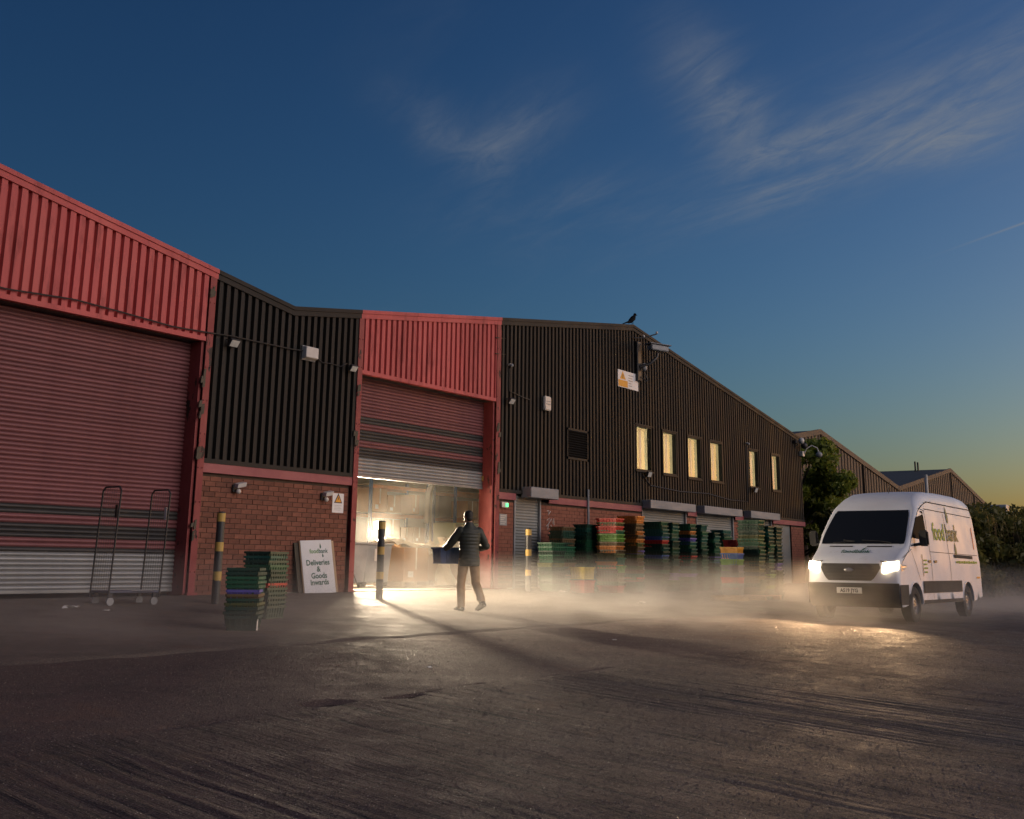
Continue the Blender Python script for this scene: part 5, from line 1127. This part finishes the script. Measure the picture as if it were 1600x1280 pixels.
def leaves(clumps, per, size, seed, flat=.5):
    r = np.random.RandomState(seed); V = []; 
    for (cx, cy, cz, rx, ry, rz) in clumps:
        d = r.normal(size=(per, 3)); d /= np.linalg.norm(d, axis=1)[:, None]; rad = r.rand(per)**.45
        p = d*rad[:, None]*np.array([rx, ry, rz]) + np.array([cx, cy, cz]); 
        a = r.normal(size=(per, 3)); a /= np.linalg.norm(a, axis=1)[:, None]; b = np.cross(a, r.normal(size=(per, 3))); b /= np.linalg.norm(b, axis=1)[:, None]
        s = size*(.6+.8*r.rand(per))[:, None]
        V.append(np.stack([p-a*s, p+b*s*flat, p+a*s, p-b*s*flat], 1).reshape(-1, 3))
    V = np.concatenate(V); n = len(V)//4
    me = bpy.data.meshes.new('crown'); me.vertices.add(len(V)); me.vertices.foreach_set('co', V.ravel().astype(np.float32)); me.loops.add(n*4); me.loops.foreach_set('vertex_index', np.arange(n*4, dtype=np.int32))
    me.polygons.add(n); me.polygons.foreach_set('loop_start', (np.arange(n)*4).astype(np.int32)); me.polygons.foreach_set('loop_total', np.full(n, 4, np.int32)); me.update(); return me
def tree(x, y, h, w, label, seed, per=420, nc=46, mat='leaf', size=.10, base=.25):
    r = random.Random(seed); z0 = gz(y); t = thing('tree', label, 'tree', (x, y, z0)); mb = MB()
    mb.tube([(0,0,-.1), (.05,0,h*.3), (-.05,.1,h*.6), (0,0,h*.9)], [.16,.12,.08,.03], 9); cl = []
    for k in range(nc):
        zz = h*(base + (1-base-.04)*k/nc); prof = w*(1.0-((zz/h-.42)/.62)**2)**.5 if abs((zz/h-.42)/.62) < 1 else .1
        a = r.uniform(0, 6.28); q = prof*r.uniform(.25, .95); c = (q*math.cos(a), q*math.sin(a), zz); s = r.uniform(.35, .7)*w*.42
        cl.append((*c, s, s, s*.75)); 
        if k % 3 == 0: mb.tube([(0,0,max(.6, zz*.72)), (c[0]*.5, c[1]*.5, zz*.88), c], [.05,.03,.012], 5)
    mb.build('trunk', M['bark'], t, smooth=True); obj('crown', leaves(cl, per, size, seed), M[mat], t)
tree(29.9, 1.2, 6.0, 2.4, 'leafy green tree beside the far corner of the warehouse', 5, 240, 60, 'leaf', .13)
tree(33.4, .9, 4.9, 1.9, 'lower leafy tree just right of the taller one behind the van', 8, 420, 40)
tree(28.0, -.6, 3.0, 1.2, 'dark leafy shrub at the foot of the warehouse corner', 11, 360, 26, 'hedge', .09, .1)
def bush(x, y, rx, ry, h, label, seed, mat='hedge', per=700, nc=30, size=.10):
    r = random.Random(seed); t = thing('bush', label, 'bush', (x, y, gz(y))); cl = []; mb = MB()
    for k in range(nc):
        a = r.uniform(0, 6.28); q = r.random()**.5; zz = r.uniform(.05, .92)*h*(1-.25*q*q); c = (rx*q*math.cos(a), ry*q*math.sin(a), zz); s = r.uniform(.3, .5)
        cl.append((*c, s*rx*.7, s*ry*.9+.2, s*h*.42)); 
        if k % 4 == 0: mb.tube([(c[0]*.3, c[1]*.3, -.05), (c[0]*.7, c[1]*.7, zz*.6), c], [.03,.02,.008], 5)
    mb.build('stem', M['bark'], t); obj('foliage', leaves(cl, per, size, seed), M[mat], t)
for i, (x, y, h, lab) in enumerate(((27.0,-6.0,3.2,'overgrown bush right behind the van tail'), (31.5,-6.2,3.3,'overgrown bush second from the van tail'), (30.0,-9.2,2.9,'overgrown bush at the right edge nearest the camera'), (36.0,-8.0,3.3,'overgrown bush at the right edge farther back'), (41.0,-5.0,3.5,'overgrown bush deep behind the van'))):
    bush(x, y, 2.8, 2.0, h, lab, 20+i, 'hedge', 1000, 40, .11)
mb = MB(); r = random.Random(9)
for k in range(420):
    x = r.uniform(25.5, 38); y = r.uniform(-9.5, -4.5); z = 2.1 + .4*math.sin(x*.8); h = r.uniform(.2, .6); lx, ly = r.uniform(-.5,.5), r.uniform(-.5,.5)
    mb.add([(x-.012,y,gz(y)), (x+.012,y,gz(y)), (x+lx+.02,y+ly,gz(y)+z+h*.7), (x+lx*1.6,y+ly*1.6,gz(y)+z+h), (x+lx-.02,y+ly,gz(y)+z+h*.7)], [(0,1,2,3,4)])
tag(mb.build('reeds', M['reed'], recalc=False), 'dry brown reeds growing through the hedge', kind='stuff')

# ------------------------------------------------------------------ ground mist and smoke
def volume(name, box, dens, color, ztop, zbot, noise_scale, lo, hi, label, edges=(), aniso=.25):
    mb = MB().box(*box); m, t, b = nmat(name); n = t.nodes; l = t.links; n.remove(b)
    v = n.new('ShaderNodeVolumePrincipled'); v.inputs['Color'].default_value = (*color, 1); v.inputs['Anisotropy'].default_value = aniso; l.new(v.outputs[0], n['Material Output'].inputs['Volume'])
    g = n.new('ShaderNodeNewGeometry'); sp = n.new('ShaderNodeSeparateXYZ'); l.new(g.outputs['Position'], sp.inputs[0])
    def mr(val, a, b_, c=0., d=1.):
        q = n.new('ShaderNodeMapRange'); q.interpolation_type = 'SMOOTHSTEP'; l.new(val, q.inputs[0])
        for k, x in zip((1,2,3,4), (a, b_, c, d)): q.inputs[k].default_value = x
        return q.outputs[0]
    def mul(a, b_):
        q = n.new('ShaderNodeMath'); q.operation = 'MULTIPLY'
        for k, x in enumerate((a, b_)):
            if isinstance(x, float): q.inputs[k].default_value = x
            else: l.new(x, q.inputs[k])
        return q.outputs[0]
    nz = n.new('ShaderNodeTexNoise'); nz.inputs['Scale'].default_value = noise_scale; nz.inputs['Detail'].default_value = 3; mp = n.new('ShaderNodeMapping'); mp.inputs['Scale'].default_value = (1, 1, 1.8); l.new(g.outputs['Position'], mp.inputs[0]); l.new(mp.outputs[0], nz.inputs['Vector'])
    d = mul(mr(sp.outputs[2], zbot, ztop, 1., 0.), mr(nz.outputs[0], lo, hi, .12, 1.))
    sk = n.new('ShaderNodeMath'); sk.operation = 'MULTIPLY_ADD'; l.new(sp.outputs[0], sk.inputs[0]); sk.inputs[1].default_value = .26; l.new(sp.outputs[1], sk.inputs[2])
    for ed in edges: d = mul(d, mr(sk.outputs[0] if ed[0] == 's' else sp.outputs[ed[0]], *ed[1:]))
    l.new(mul(d, float(dens)), v.inputs['Density'])
    o = mb.build(name, m); tag(o, label, kind='stuff'); return o
volume('haze', (-14, -13.5, -.66, 22, -.12, 1.25), .15, (.92,.90,.86), .88, -.42, .75, .40, .62, 'low mist drifting over the yard before the doors', (('s',-10.9,-6.6), (0,-14,-9.5), (0,22,15), (1,-.1,-3.6,.22,1.)))
volume('smoke', (2.6, .45, .02, 9.0, 4.6, 3.6), .14, (.95,.93,.88), 3.6, .3, .55, .40, .68, 'pale smoke hanging in the open doorway', ((1,4.6,3.6), (0,9.0,6.5)))
